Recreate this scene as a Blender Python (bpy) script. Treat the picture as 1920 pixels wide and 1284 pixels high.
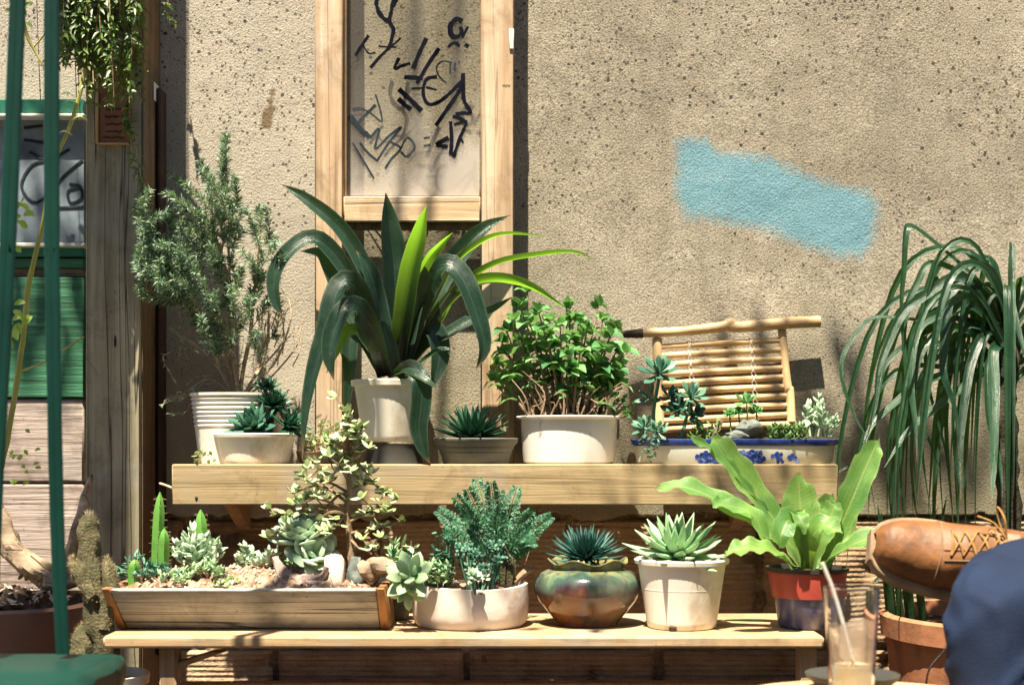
import bpy, bmesh, math, random
import numpy as np
from mathutils import Vector, Matrix, noise
V = Vector
for o in list(bpy.data.objects): bpy.data.objects.remove(o)
sc = bpy.context.scene; COL = sc.collection
# ---------------- camera, sky, sun ----------------
F = 2666.67; HZ = 830.0; ZC = 0.72; CY = -2.85      # 50 mm lens on 36 mm, eye height 0.72 m, wall plane at y = 0
cam = bpy.data.objects.new('camera', bpy.data.cameras.new('camera')); COL.objects.link(cam); sc.camera = cam
cam.location = (0, CY, ZC); cam.rotation_euler = (math.radians(90), 0, 0)
cam.data.lens = 50; cam.data.sensor_width = 36; cam.data.shift_y = 188/1920
cam.data.clip_start = .05; cam.data.clip_end = 200
cam.data.dof.use_dof = True; cam.data.dof.focus_distance = 2.62; cam.data.dof.aperture_fstop = 4.5
SUNDIR = V((0.37, 1.0, -2.7)).normalized()         # the way the light travels
w = bpy.data.worlds.new("World"); sc.world = w; w.use_nodes = True
nt = w.node_tree; sky = nt.nodes.new('ShaderNodeTexSky'); sky.sky_type = 'NISHITA'; sky.sun_disc = False
sky.sun_elevation = math.asin(-SUNDIR.z); sky.sun_rotation = math.atan2(-SUNDIR.x, -SUNDIR.y)
nt.links.new(sky.outputs[0], nt.nodes['Background'].inputs[0]); nt.nodes['Background'].inputs[1].default_value = 0.05
sun = bpy.data.objects.new('sun', bpy.data.lights.new('sun', 'SUN')); COL.objects.link(sun)
sun.data.energy = 5.0; sun.data.angle = math.radians(.53); sun.data.color = (1.0, .89, .70)
sun.rotation_euler = SUNDIR.to_track_quat('-Z', 'Y').to_euler(); sun.location = (-1, -2, 4)
sc.view_settings.view_transform = 'Standard'; sc.view_settings.look = 'None'
sc.view_settings.exposure = 1.76; sc.view_settings.gamma = 1
R = random.Random(7)

def P(px, py, y):
    d = y - CY; return V(((px-960)/F*d, y, ZC+(HZ-py)/F*d))
def PX(px, y): return (px-960)/F*(y-CY)
def PZ(py, y): return ZC+(HZ-py)/F*(y-CY)
def L(n, y): return n/F*(y-CY)
def U(a, b): return R.uniform(a, b)

# ---------------- naming ----------------
def tag(o, label=None, cat=None, group=None, kind=None):
    if label: o['label'] = label
    if cat: o['category'] = cat
    if group: o['group'] = group
    if kind: o['kind'] = kind
    return o
def thing(name, loc, label, cat, group=None):
    o = bpy.data.objects.new(name, None); COL.objects.link(o); o.location = loc; o.empty_display_size = .05
    o['base'] = list(loc); return tag(o, label, cat, group)

# ---------------- mesh building ----------------
def spline(pts, n):
    pts = [V(p) for p in pts]
    if len(pts) == 2: return [pts[0].lerp(pts[1], i/n) for i in range(n+1)]
    q = [pts[0]*2-pts[1]] + pts + [pts[-1]*2-pts[-2]]
    seg = len(pts)-1; out = []
    for i in range(n+1):
        u = i/n*seg; k = min(int(u), seg-1); t = u-k
        a, b, c, d = q[k:k+4]
        out.append(.5*((2*b)+(c-a)*t+(2*a-5*b+4*c-d)*t*t+(3*b-a-3*c+d)*t*t*t))
    return out
def lerp_list(vals, t):
    u = t*(len(vals)-1); k = min(int(u), len(vals)-2); return vals[k]+(vals[k+1]-vals[k])*(u-k)
class MB:
    def __init__(s): s.v = []; s.f = []; s.at = {}
    def grid(s, rows, close=False):
        b = len(s.v); m = len(rows[0])
        for r in rows: s.v.extend(r)
        for i in range(len(rows)-1):
            for j in range(m if close else m-1):
                k = (j+1) % m; s.f.append((b+i*m+j, b+i*m+k, b+(i+1)*m+k, b+(i+1)*m+j))
        return b
    def cap(s, ring, flip=False):
        b = len(s.v); s.v.extend(ring); f = list(range(b, b+len(ring))); s.f.append(f[::-1] if flip else f)
    def tube(s, pts, rad, n=8, seg=None, caps=True, flat=1.0, hint=None, wob=0):
        seg = seg or max(2, 4*(len(pts)-1)); ps = spline(pts, seg) if seg else pts
        if not isinstance(rad, (list, tuple)): rad = [rad, rad]
        rows = []; side = None
        for i, p in enumerate(ps):
            T = (ps[min(i+1, seg)]-ps[max(i-1, 0)])
            if T.length < 1e-9: T = V((0, 0, 1))
            T.normalize()
            ref = hint if hint is not None else (side if side is not None else (V((0, 1, .1)) if abs(T.y) < .9 else V((1, 0, 0))))
            if hint is not None: A = T.cross(ref)
            else: A = ref - T*ref.dot(T)
            if A.length < 1e-6: A = T.orthogonal()
            A.normalize(); side = A; B = T.cross(A)
            r = lerp_list(rad, i/seg)
            rows.append([p+(A*math.cos(a)+B*math.sin(a)*flat)*r*(1+wob*(noise.noise(p*35+V((math.cos(a), math.sin(a), 0))*1.2))) for a in [2*math.pi*j/n for j in range(n)]])
        s.grid(rows, True)
        if caps: s.cap(rows[0], True); s.cap(rows[-1])
    def leaf(s, pts, W, prof=(.55, .9, 1, .85, .5, .04), N=V((0, -1, .4)), seg=10, fold=.3, cross=5, twist=0, N2=None):
        ps = spline(pts, seg); rows = []; N = V(N); N2 = V(N2) if N2 is not None else N
        for i, p in enumerate(ps):
            T = (ps[min(i+1, seg)]-ps[max(i-1, 0)]).normalized(); t = i/seg
            nn = N.lerp(N2, t)
            sd = T.cross(nn)
            if sd.length < 1e-5: sd = T.orthogonal()
            sd.normalize(); up = sd.cross(T)
            if twist:
                q = Matrix.Rotation(twist*t, 3, T); sd = q@sd; up = q@up
            w_ = W*.5*lerp_list(prof, t); r = []
            for j in range(cross):
                u = -1+2*j/(cross-1); r.append(p+sd*u*w_+up*fold*w_*abs(u)**1.3); s.at[len(s.v)+i*cross+j] = (u, t)
            rows.append(r)
        s.grid(rows)
    def fat(s, base, d, Ln, W, T, up, curl=.2, prof=(.45, .7, .95, 1, .7, .0), n=7, seg=6, tip=.0):
        d = V(d).normalized(); up = V(up); sd = d.cross(up)
        if sd.length < 1e-5: sd = d.orthogonal()
        sd.normalize(); u2 = sd.cross(d); rows = []
        for i in range(seg+1):
            t = i/seg; c = V(base)+d*Ln*t+u2*curl*Ln*t*t
            k = max(lerp_list(prof, t), .03)
            rows.append([c+sd*math.cos(a)*W*.5*k+u2*math.sin(a)*T*.5*k*(1 if math.sin(a) < 0 else .55) for a in [2*math.pi*j/n for j in range(n)]])
        s.grid(rows, True); s.cap(rows[-1])
    def rosette(s, c, ax, N, Lm, W, T, e0=78, e1=8, l0=.35, curl=.18, prof=(.45, .7, .95, 1, .7, .0), jit=.08, n=7):
        ax = V(ax).normalized(); A = ax.orthogonal().normalized(); B = ax.cross(A); c = V(c)
        for i in range(N):
            f = (i+.5)/N; a = i*2.39996+U(-.1, .1); e = math.radians(e0+(e1-e0)*f**.8+U(-4, 4))
            rd = A*math.cos(a)+B*math.sin(a); d = rd*math.cos(e)+ax*math.sin(e); l = Lm*(l0+(1-l0)*f**.6)*(1+U(-jit, jit))
            s.fat(c-ax*Lm*.12*f+rd*Lm*.04, d, l, W*(.5+.5*f**.5), T, ax*math.cos(e)-rd*math.sin(e), curl, prof, n)
    def lathe(s, prof, c, n=40, sx=1, sy=1, wav=None):
        c = V(c); rows = []
        for r, z in prof:
            rows.append([c+V((math.cos(a)*r*sx, math.sin(a)*r*sy, z+(wav(a, z) if wav else 0))) for a in [2*math.pi*j/n for j in range(n)]])
        s.grid(rows, True)
    def box(s, lo, hi, rot=None, piv=None, bev=.003):
        bm = bmesh.new(); bmesh.ops.create_cube(bm, size=1)
        lo = V(lo); hi = V(hi); c = (lo+hi)/2; d = hi-lo
        for v in bm.verts: v.co = V((v.co.x*d.x, v.co.y*d.y, v.co.z*d.z))+c
        if bev: bmesh.ops.bevel(bm, geom=bm.edges[:], offset=min(bev, min(d)*.4), segments=1, affect='EDGES')
        if rot:
            pv = V(piv) if piv else c
            for v in bm.verts: v.co = rot@(v.co-pv)+pv
        s.addbm(bm)
    def hull(s, pts, bev=.002):
        bm = bmesh.new()
        for p in pts: bm.verts.new(p)
        bmesh.ops.convex_hull(bm, input=bm.verts[:])
        if bev: bmesh.ops.bevel(bm, geom=bm.edges[:], offset=bev, segments=1, affect='EDGES')
        s.addbm(bm)
    def rock(s, c, r, seed=0, sub=2, rough=.35, ang=0):
        bm = bmesh.new(); bmesh.ops.create_icosphere(bm, subdivisions=sub, radius=1)
        m = Matrix.Rotation(ang, 3, 'Y')
        for v in bm.verts:
            k = 1+rough*noise.noise(v.co*1.3+V((seed*7.1, seed, 0)))+rough*.4*noise.noise(v.co*3.5+V((seed, 0, 3)))
            v.co = m@V((v.co.x*r[0]*k, v.co.y*r[1]*k, v.co.z*r[2]*k))+V(c)
        s.addbm(bm)
    def addbm(s, bm):
        b = len(s.v); bm.verts.index_update()
        s.v.extend([v.co.copy() for v in bm.verts]); s.f.extend([[b+v.index for v in f.verts] for f in bm.faces]); bm.free()
    def build(s, name, mat, parent=None, smooth=True, loc=None):
        me = bpy.data.meshes.new(name); base = V((0, 0, 0))
        if parent is not None:
            q = parent
            base = V(parent['base']) if 'base' in parent else V((0, 0, 0))
        elif loc is not None: base = V(loc)
        me.from_pydata([tuple(V(v)-base) for v in s.v], [], s.f); me.update()
        if s.at:
            for k_, nm_ in enumerate(('lu', 'lt')):
                arr = np.zeros(len(s.v), np.float32); ix = np.fromiter(s.at.keys(), int); arr[ix] = [q[k_] for q in s.at.values()]
                me.attributes.new(nm_, 'FLOAT', 'POINT').data.foreach_set('value', arr)
        if smooth: me.polygons.foreach_set('use_smooth', [True]*len(me.polygons))
        if smooth: me.set_sharp_from_angle(angle=math.radians(42))
        me.materials.append(mat)
        o = bpy.data.objects.new(name, me); COL.objects.link(o)
        o['base'] = list(base)
        if parent is not None: o.parent = parent
        else: o.location = base
        return o
def one(name, mb, mat, loc, label, cat, group=None, smooth=True):
    return tag(mb.build(name, mat, None, smooth, loc), label, cat, group)

# ---------------- materials ----------------
class NT:
    def __init__(s, name):
        s.m = bpy.data.materials.new(name); s.m.use_nodes = True; s.t = s.m.node_tree; s.n = s.t.nodes
        s.b = s.n['Principled BSDF']; s.out = s.n['Material Output']; s.tc = s.n.new('ShaderNodeTexCoord')
    def lk(s, a, b): s.t.links.new(a, b)
    def node(s, ty, **k):
        o = s.n.new('ShaderNode'+ty)
        for a, b in k.items():
            if hasattr(o, a): setattr(o, a, b)
        return o
    def map(s, scale=(1, 1, 1), loc=(0, 0, 0), rot=(0, 0, 0), src=None):
        m = s.node('Mapping'); m.inputs['Scale'].default_value = scale; m.inputs['Location'].default_value = loc; m.inputs['Rotation'].default_value = rot
        s.lk(src or s.tc.outputs['Object'], m.inputs[0]); return m.outputs[0]
    def noise(s, vec, scale, det=4, rough=.55, dist=0):
        o = s.node('TexNoise'); o.inputs['Scale'].default_value = scale; o.inputs['Detail'].default_value = det
        o.inputs['Roughness'].default_value = rough; o.inputs['Distortion'].default_value = dist; s.lk(vec, o.inputs['Vector']); return o.outputs[0]
    def ramp(s, fac, stops):
        o = s.node('ValToRGB'); e = o.color_ramp.elements
        while len(e) < len(stops): e.new(.5)
        for i, (p, c) in enumerate(stops):
            e[i].position = p; e[i].color = (c, c, c, 1) if isinstance(c, (int, float)) else (*c, 1)
        s.lk(fac, o.inputs[0]); return o.outputs[0]
    def mix(s, fac, a, b, mode='MIX'):
        o = s.node('MixRGB'); o.blend_type = mode
        for k, v in ((0, fac), (1, a), (2, b)):
            if isinstance(v, bpy.types.NodeSocket): s.lk(v, o.inputs[k])
            else: o.inputs[k].default_value = v if k == 0 else (*v, 1)
        return o.outputs[0]
    def math(s, op, a, b=0.0):
        o = s.node('Math'); o.operation = op
        for k, v in ((0, a), (1, b)):
            if isinstance(v, bpy.types.NodeSocket): s.lk(v, o.inputs[k])
            else: o.inputs[k].default_value = v
        return o.outputs[0]
    def bump(s, h, st=.4, dist=.01, prev=None):
        o = s.node('Bump'); o.inputs['Strength'].default_value = st; o.inputs['Distance'].default_value = dist; s.lk(h, o.inputs['Height'])
        if prev: s.lk(prev, o.inputs['Normal'])
        s.lk(o.outputs[0], s.b.inputs['Normal']); return o.outputs[0]
    def col(s, c):
        if isinstance(c, bpy.types.NodeSocket): s.lk(c, s.b.inputs['Base Color'])
        else: s.b.inputs['Base Color'].default_value = (*c, 1)
    def set(s, rough=.6, spec=.4, metal=0, **k):
        s.b.inputs['Roughness'].default_value = rough; s.b.inputs['Specular IOR Level'].default_value = spec; s.b.inputs['Metallic'].default_value = metal
        return s.m
def m_wood(name, c1, c2, c3, axis='x', sc_=1.0, rough=.75, bump=.5, cracks=.5, spots=None):
    m = NT(name); k = {'x': (1.6, 28, 28), 'y': (28, 1.6, 28), 'z': (28, 28, 1.6)}[axis]
    v = m.map(tuple(a*sc_ for a in k)); g = m.noise(v, 1.6, 7, .62, .8)
    v2 = m.map(tuple(a*sc_*3.2 for a in k)); g2 = m.noise(v2, 2, 4, .6, .2)
    big = m.noise(m.map((2.2, 2.2, 2.2)), 1.7, 3)
    c = m.ramp(g, [(.3, c1), (.5, c2), (.72, c3)])
    c = m.mix(.35, c, m.ramp(g2, [(.3, .25), (.6, 1.0)]), 'MULTIPLY')
    c = m.mix(m.ramp(big, [(.35, .55), (.7, 0.0)]), c, c1)
    pa = m.noise(m.map((5, 5, 5), (4, 2, 7)), 2.2, 6, .7, .5); c = m.mix(m.ramp(pa, [(.5, 0.0), (.66, .55)]), c, tuple(.55*a for a in c1)); pb = m.noise(m.map((1, 1, 1), (9, 2, 1)), 85, 3, .6); c = m.mix(m.ramp(pb, [(.66, 0.0), (.74, .6)]), c, tuple(.3*a for a in c1)); gg = (c2[0]+c2[1]+c2[2])/3; pc = m.noise(m.map((1, 1, 1), (1, 7, 3)), 4.5, 4, .6, 1); c = m.mix(m.ramp(pc, [(.5, 0.0), (.68, .4)]), c, (gg*1.02, gg, gg*.93))
    v3 = m.map(tuple(a*sc_*(.35 if a < 10 else 1.1) for a in k), (3, 1, 2)); cr = m.noise(v3, 1.1, 2, .4, 1.2)
    crm = m.ramp(cr, [(.485, 0.0), (.5, 1.0), (.515, 0.0)])
    crm = m.math('MULTIPLY', crm, cracks)
    c = m.mix(crm, c, tuple(a*.18 for a in c1)); m.col(c)
    h = m.math('SUBTRACT', m.math('ADD', g, m.math('MULTIPLY', g2, .5)), m.math('MULTIPLY', crm, 1.5))
    m.bump(h, bump, .004); return m.set(rough, .3)
def m_leaf(name, c1, c2, trans=.3, tcol=None, rough=.42, spec=.45, nz=20, var=.35, bump=0):
    m = NT(name); geo = m.node('NewGeometry'); n_ = m.noise(m.map(), nz, 3)
    f = m.math('ADD', m.math('MULTIPLY', geo.outputs['Random Per Island'], var), m.math('MULTIPLY', n_, 1-var))
    c = m.ramp(f, [(.25, c1), (.75, c2)]); m.col(c); m.set(rough, spec)
    if bump: m.bump(m.noise(m.map(), nz*6, 3), bump, .002)
    if trans:
        t = m.node('BsdfTranslucent'); mx = m.node('MixShader'); mx.inputs[0].default_value = trans
        tc = m.mix(1.0, c, tcol or (1, 1, .35), 'MULTIPLY') if not tcol else tcol
        if isinstance(tc, tuple): t.inputs[0].default_value = (*tc, 1)
        else: m.lk(tc, t.inputs[0])
        m.lk(m.b.outputs[0], mx.inputs[1]); m.lk(t.outputs[0], mx.inputs[2]); m.lk(mx.outputs[0], m.out.inputs[0])
    return m.m
def m_strap(name, c1, c2, edge, tip, base, trans, tcol, rough=.4, spec=.5, veins=0, eamt=.5, tip0=.93, b0=0.0, b1=.3):
    m = NT(name); geo = m.node('NewGeometry'); rnd = geo.outputs['Random Per Island']
    def at(n):
        q = m.node('Attribute'); q.attribute_name = n; return q.outputs['Fac']
    lu, lt = at('lu'), at('lt'); au = m.math('ABSOLUTE', lu); cb = m.node('CombineXYZ')
    m.lk(m.math('MULTIPLY', lu, 9.0), cb.inputs[0]); m.lk(m.math('MULTIPLY', lt, 2.5), cb.inputs[1]); m.lk(m.math('MULTIPLY', rnd, 50.0), cb.inputs[2])
    st_ = m.noise(cb.outputs[0], 1.6, 5, .65); bl = m.noise(m.map(), 28, 4, .6)
    c = m.ramp(m.math('ADD', m.math('MULTIPLY', st_, .6), m.math('ADD', m.math('MULTIPLY', bl, .25), m.math('MULTIPLY', rnd, .3))), [(.35, c1), (.8, c2)])
    c = m.mix(m.ramp(lt, [(b0, .9), (b1, 0.0)]), c, base)
    c = m.mix(m.math('MULTIPLY', m.ramp(au, [(.8, 0.0), (.98, 1.0)]), eamt), c, edge)
    if veins:
        sv = m.math('SINE', m.math('ADD', m.math('ADD', m.math('MULTIPLY', lt, 190.0), m.math('MULTIPLY', bl, 26.0)), m.math('MULTIPLY', au, -14.0))); c = m.mix(m.ramp(sv, [(.2, 0.0), (1, .12)]), c, tip); c = m.mix(m.ramp(m.noise(m.map(), 11, 4, .6), [(.42, 0.0), (.62, .6)]), c, (.045, .15, .04))
    c = m.mix(m.ramp(au, [(.03, veins and .7 or .15), (.09, 0.0)]), c, edge if not veins else (.3, .36, .12))
    tf = m.math('ADD', lt, m.math('MULTIPLY', m.math('SUBTRACT', st_, .5), .12)); c = m.mix(m.ramp(tf, [(tip0, 0.0), (min(tip0+.05, 1), .85)]), c, (.16, .09, .04))
    spk = m.noise(m.map(), 130, 3, .7); c = m.mix(m.ramp(spk, [(.66, 0.0), (.76, .35)]), c, (.25, .25, .16)); m.col(c); m.set(rough, spec)
    m.lk(m.ramp(bl, [(.3, rough-.1), (.7, rough+.2)]), m.b.inputs['Roughness'])
    hb = m.math('ADD', st_, m.math('MULTIPLY', m.ramp(au, [(0.0, 0.0), (.1, 1.0)]), .6))
    if veins: hb = m.math('ADD', hb, m.math('MULTIPLY', sv, .06))
    m.bump(hb, .55, .0016)
    t = m.node('BsdfTranslucent'); mx = m.node('MixShader'); m.lk(m.ramp(lt, [(b0, trans*.25), (b1, trans)]), mx.inputs[0]); m.lk(m.mix(.35, tcol, c), t.inputs[0])
    m.lk(m.b.outputs[0], mx.inputs[1]); m.lk(t.outputs[0], mx.inputs[2]); m.lk(mx.outputs[0], m.out.inputs[0]); return m.m
def m_mottle(name, stops, scale=12, rough=.7, bump=.3, spec=.3, det=6, bs=None, dirt=None, bd=.004):
    m = NT(name); n_ = m.noise(m.map(), scale, det, .6, .3); c = m.ramp(n_, stops)
    if dirt:
        d = m.noise(m.map((1, 1, .6)), dirt[1], 5, .65); c = m.mix(m.ramp(d, [(dirt[2], 0.0), (dirt[2]+.12, dirt[3])]), c, dirt[0])
    m.col(c)
    if bump: m.bump(m.noise(m.map(), bs or scale*5, 5), bump, bd)
    return m.set(rough, spec)

M = {}
M['post'] = m_wood('post weathered wood', (.22, .195, .125), (.42, .38, .27), (.55, .5, .38), 'z', .8, .85, .7, .9)
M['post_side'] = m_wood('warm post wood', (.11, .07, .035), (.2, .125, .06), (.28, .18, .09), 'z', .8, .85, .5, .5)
M['pale_z'] = m_wood('pale frame wood upright', (.33, .215, .125), (.58, .42, .27), (.76, .62, .46), 'z', .7, .7, .5, .35)
M['pale_x'] = m_wood('pale frame wood rail', (.4, .27, .15), (.65, .48, .3), (.76, .62, .45), 'x', .7, .7, .4, .25)
M['shelf'] = m_wood('shelf board wood', (.25, .18, .09), (.4, .3, .165), (.52, .41, .25), 'x', .6, .7, .35, .15)
M['bench'] = m_wood('bench board wood', (.32, .2, .105), (.5, .36, .2), (.62, .47, .3), 'x', .6, .65, .35, .2)
M['leg'] = m_wood('bench leg wood', (.22, .13, .06), (.4, .25, .13), (.5, .34, .2), 'z', .6, .7, .35, .2)
M['grey_wood'] = m_wood('grey weathered trough wood', (.2, .19, .17), (.5, .48, .43), (.68, .66, .6), 'x', .9, .85, .9, .8)
M['end_wood'] = m_wood('orange end board wood', (.25, .11, .035), (.45, .22, .08), (.55, .3, .13), 'z', .9, .6, .4, .2)
M['plank'] = m_wood('bleached plank wood', (.2, .15, .13), (.48, .4, .35), (.66, .57, .52), 'x', .8, .85, 1.0, .8)
def green_plank():
    m = NT('green painted plank'); v = m.map((2, 60, 60)); g = m.noise(v, 1.5, 6, .65, .5)
    c = m.ramp(g, [(.3, (.02, .07, .035)), (.6, (.045, .19, .10)), (.74, (.09, .26, .15)), (.86, (.38, .34, .26))]); m.col(c); m.bump(g, .8, .004); return m.set(.6, .35)
M['green_plank'] = green_plank()
M['green_paint'] = m_mottle('teal green paint', [(.3, (.02, .14, .09)), (.7, (.05, .25, .17))], 9, .5, .2)
M['pale_strip'] = m_mottle('chipped pale paint', [(.3, (.5, .55, .48)), (.7, (.75, .75, .66))], 25, .6, .3)
M['terra'] = m_mottle('terracotta clay', [(.3, (.30, .115, .055)), (.7, (.46, .20, .105))], 7, .8, .4, .2, dirt=((.12, .08, .05), 9, .52, .6))
M['darkpot'] = m_mottle('dark reddish basin', [(.3, (.10, .05, .035)), (.7, (.2, .11, .085))], 9, .5, .3, .4)
M['soil'] = m_mottle('dark potting soil', [(.3, (.02, .014, .01)), (.7, (.08, .055, .035))], 60, .95, 1.0, .1)
M['pale_soil'] = m_mottle('dry pale gravelly soil', [(.3, (.16, .09, .055)), (.5, (.36, .24, .16)), (.7, (.55, .42, .33))], 55, .95, 1.0, .1, bd=.008)
M['white_plastic'] = m_mottle('white plastic with grime', [(.3, (.66, .62, .54)), (.7, (.78, .75, .68))], 4, .42, .05, .45, dirt=((.40, .31, .18), 11, .54, .6))
M['white_enamel'] = m_mottle('chipped white enamel', [(.3, (.66, .64, .6)), (.7, (.76, .74, .7))], 3, .28, .03, .5, dirt=((.07, .055, .05), 24, .64, 1.0))
M['white_clay'] = m_mottle('white limewashed clay', [(.3, (.50, .42, .36)), (.7, (.70, .64, .58))], 8, .75, .3, .25, dirt=((.36, .25, .17), 16, .56, .5))
M['grey_clay'] = m_mottle('grey green mossy clay', [(.3, (.07, .075, .065)), (.7, (.19, .185, .16))], 8, .75, .4, .3)
M['black_plastic'] = m_mottle('dark grey plastic', [(.3, (.03, .03, .028)), (.7, (.06, .058, .05))], 8, .5, .2)
M['stone_pale'] = m_mottle('pale stone', [(.3, (.36, .26, .2)), (.7, (.62, .52, .44))], 18, .85, .5)
M['stone_grey'] = m_mottle('grey green stone', [(.3, (.08, .1, .09)), (.7, (.2, .22, .2))], 18, .8, .5)
M['drift'] = m_wood('bleached driftwood', (.2, .14, .09), (.42, .32, .22), (.62, .52, .4), 'x', .5, .75, .8, .6)
M['driftdark'] = m_mottle('dark driftwood end', [(.3, (.1, .06, .05)), (.7, (.5, .38, .34))], 12, .8, .6)
M['bamboo'] = m_mottle('yellow bamboo cane', [(.3, (.42, .26, .12)), (.6, (.62, .43, .23)), (.8, (.7, .54, .33))], 9, .45, .15, .4)
M['bamboo_dark'] = m_mottle('dark bamboo end', [(.3, (.03, .02, .015)), (.7, (.09, .06, .04))], 20, .6, .2)
M['string'] = m_mottle('pale twine', [(.3, (.6, .48, .36)), (.7, (.75, .65, .55))], 60, .8, .1)
M['cactus_dark'] = m_mottle('old cactus skin', [(.3, (.035, .04, .02)), (.6, (.11, .095, .05)), (.8, (.3, .25, .16))], 45, .85, 1.0, .2, bd=.006)
M['spine'] = m_mottle('cactus spines', [(.3, (.35, .25, .13)), (.7, (.6, .5, .33))], 30, .7, 0)
M['cactus'] = m_leaf('cactus green skin', (.05, .16, .03), (.14, .34, .06), .12, nz=25)
M['bark'] = m_mottle('twig bark', [(.3, (.13, .085, .05)), (.7, (.32, .23, .14))], 40, .85, .5)
M['bark_pale'] = m_mottle('pale twig bark', [(.3, (.3, .21, .13)), (.7, (.6, .47, .33))], 40, .85, .5)
M['rosemary'] = m_leaf('rosemary needles', (.018, .075, .042), (.36, .48, .34), .2, (.2, .35, .1), .5, .5, 8, .6)
M['brom'] = m_strap('bromeliad strap leaves', (.006, .020, .014), (.024, .062, .036), (.12, .17, .11), (.02, .05, .03), (.022, .012, .016), .2, (.12, .34, .02), .3, .55, 0, .3)
M['brom_backlit'] = m_strap('backlit translucent strap leaves', (.02, .07, .02), (.06, .15, .03), (.3, .36, .12), (.02, .05, .03), (.02, .03, .016), .5, (.38, .8, .03), .42, .5, 0, .5, .93, .3, .75)  # brighter copy of brom: backlit glow put into colour, dark base to bright tip
M['mint'] = m_leaf('mint leaves', (.04, .16, .05), (.18, .38, .13), .3, (.25, .5, .12), .55, .4, 8, .6)
M['echev'] = m_leaf('blue green echeveria', (.03, .11, .075), (.09, .22, .14), .06, None, .5, .4, 10, .5)
M['echev_pale'] = m_leaf('pale grey green echeveria', (.2, .36, .17), (.42, .57, .32), .1, None, .5, .4, 10, .5)
M['echev_mint'] = m_leaf('powdery mint succulent', (.32, .47, .32), (.56, .68, .5), .1, None, .6, .3, 14, .5)
M['agave'] = m_leaf('deep green pointed rosette', (.008, .05, .028), (.03, .12, .06), .05, None, .35, .5, 10, .5)
M['aloe'] = m_leaf('dark blue green haworthia', (.015, .06, .055), (.045, .14, .115), .05, None, .45, .4, 14, .5)
M['jade'] = m_leaf('pale round jade leaves', (.28, .4, .14), (.62, .68, .42), .15, None, .4, .5, 10, .7)
M['fernl'] = m_leaf('feathery fern', (.012, .08, .04), (.06, .2, .10), .2, (.15, .4, .1), .5, .4, 10, .6)
M['nest'] = m_strap('birds nest fern leaf', (.06, .17, .03), (.24, .42, .1), (.42, .5, .2), (.03, .1, .02), (.1, .16, .04), .34, (.4, .68, .06), .42, .5, 1, .4, .96)
M['palm'] = m_strap('arching strap leaves', (.004, .022, .014), (.024, .08, .038), (.06, .12, .06), (.02, .05, .03), (.01, .03, .015), .25, (.22, .5, .04), .26, .55, 0, .4, .95)
M['vine'] = m_leaf('trailing vine leaves', (.02, .06, .012), (.12, .2, .04), .25, (.35, .45, .06), .4, .5, 8, .7)
M['stemgreen'] = m_leaf('yellow green stem', (.28, .3, .06), (.45, .42, .14), 0, None, .6, .3)
M['rock_moss'] = m_leaf('low ground succulents', (.04, .12, .03), (.2, .33, .1), .15, None, .5, .4, 14, .7)
M['trunk'] = m_mottle('palm trunk', [(.3, (.015, .015, .01)), (.7, (.07, .06, .04))], 30, .9, .8)
M['teal'] = None
def cloth(name, c1, c2, rough=.7, sc_=220, bump=.4, sheen=.3, axis=None):
    m = NT(name); n_ = m.noise(m.map(), 6, 4); c = m.ramp(n_, [(.3, c1), (.7, c2)])
    f = m.noise(m.map(axis or (1, 1, 1)), sc_, 2); c = m.mix(.3, c, m.ramp(f, [(.3, .5), (.7, 1.0)]), 'MULTIPLY'); m.col(c)
    m.bump(f, bump, .001); m.b.inputs['Sheen Weight'].default_value = sheen; return m.set(rough, .3)
M['teal'] = cloth('teal woven strap', (.002, .024, .019), (.004, .042, .032), .42, 120, .4, .0, (4, 4, .3))
M['denim'] = cloth('blue denim', (.001, .003, .013), (.008, .022, .065), .85, 420, .8, .0)
M['shirt'] = cloth('grey cotton', (.12, .12, .13), (.2, .2, .21), .85, 300, .3)
M['sock'] = cloth('striped sock', (.35, .42, .6), (.62, .62, .7), .85, 300, .3)
M['leather'] = m_mottle('tan brown leather', [(.3, (.10, .04, .013)), (.7, (.24, .10, .033))], 22, .55, .8, .35, bs=38, bd=.003)
M['sole'] = m_mottle('shoe sole', [(.3, (.14, .09, .05)), (.7, (.30, .21, .13))], 30, .7, .3)
M['lace'] = m_mottle('yellow brown lace', [(.3, (.22, .11, .03)), (.7, (.36, .2, .06))], 90, .7, .4)
M['skin'] = m_mottle('skin', [(.3, (.28, .14, .09)), (.7, (.36, .2, .13))], 9, .5, .1)
M['hair'] = m_mottle('dark hair', [(.3, (.015, .01, .008)), (.7, (.04, .025, .02))], 60, .5, .5)
M['ink'] = m_mottle('black marker ink', [(.3, (.004, .005, .010)), (.7, (.007, .009, .015))], 60, .9, 0, .05)
M['ink2'] = m_mottle('faded grey blue marker ink', [(.3, (.018, .025, .035)), (.7, (.04, .052, .062))], 60, .9, 0, .05)
M['bluepaint'] = m_mottle('cobalt glaze', [(.3, (.008, .02, .12)), (.7, (.03, .06, .26))], 60, .25, 0)
M['red'] = m_mottle('red plastic', [(.3, (.36, .05, .035)), (.7, (.46, .09, .06))], 8, .4, .1, .45, dirt=((.3, .22, .2), 9, .6, .5))
M['navy'] = m_mottle('navy blue plastic', [(.3, (.045, .05, .13)), (.7, (.09, .09, .2))], 8, .35, .1, .5, dirt=((.5, .45, .5), 10, .55, .8))
M['ceramic'] = m_mottle('grey white ceramic', [(.3, (.42, .44, .4)), (.7, (.56, .57, .52))], 5, .3, .03, .5, dirt=((.3, .3, .24), 9, .55, .4))
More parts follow.
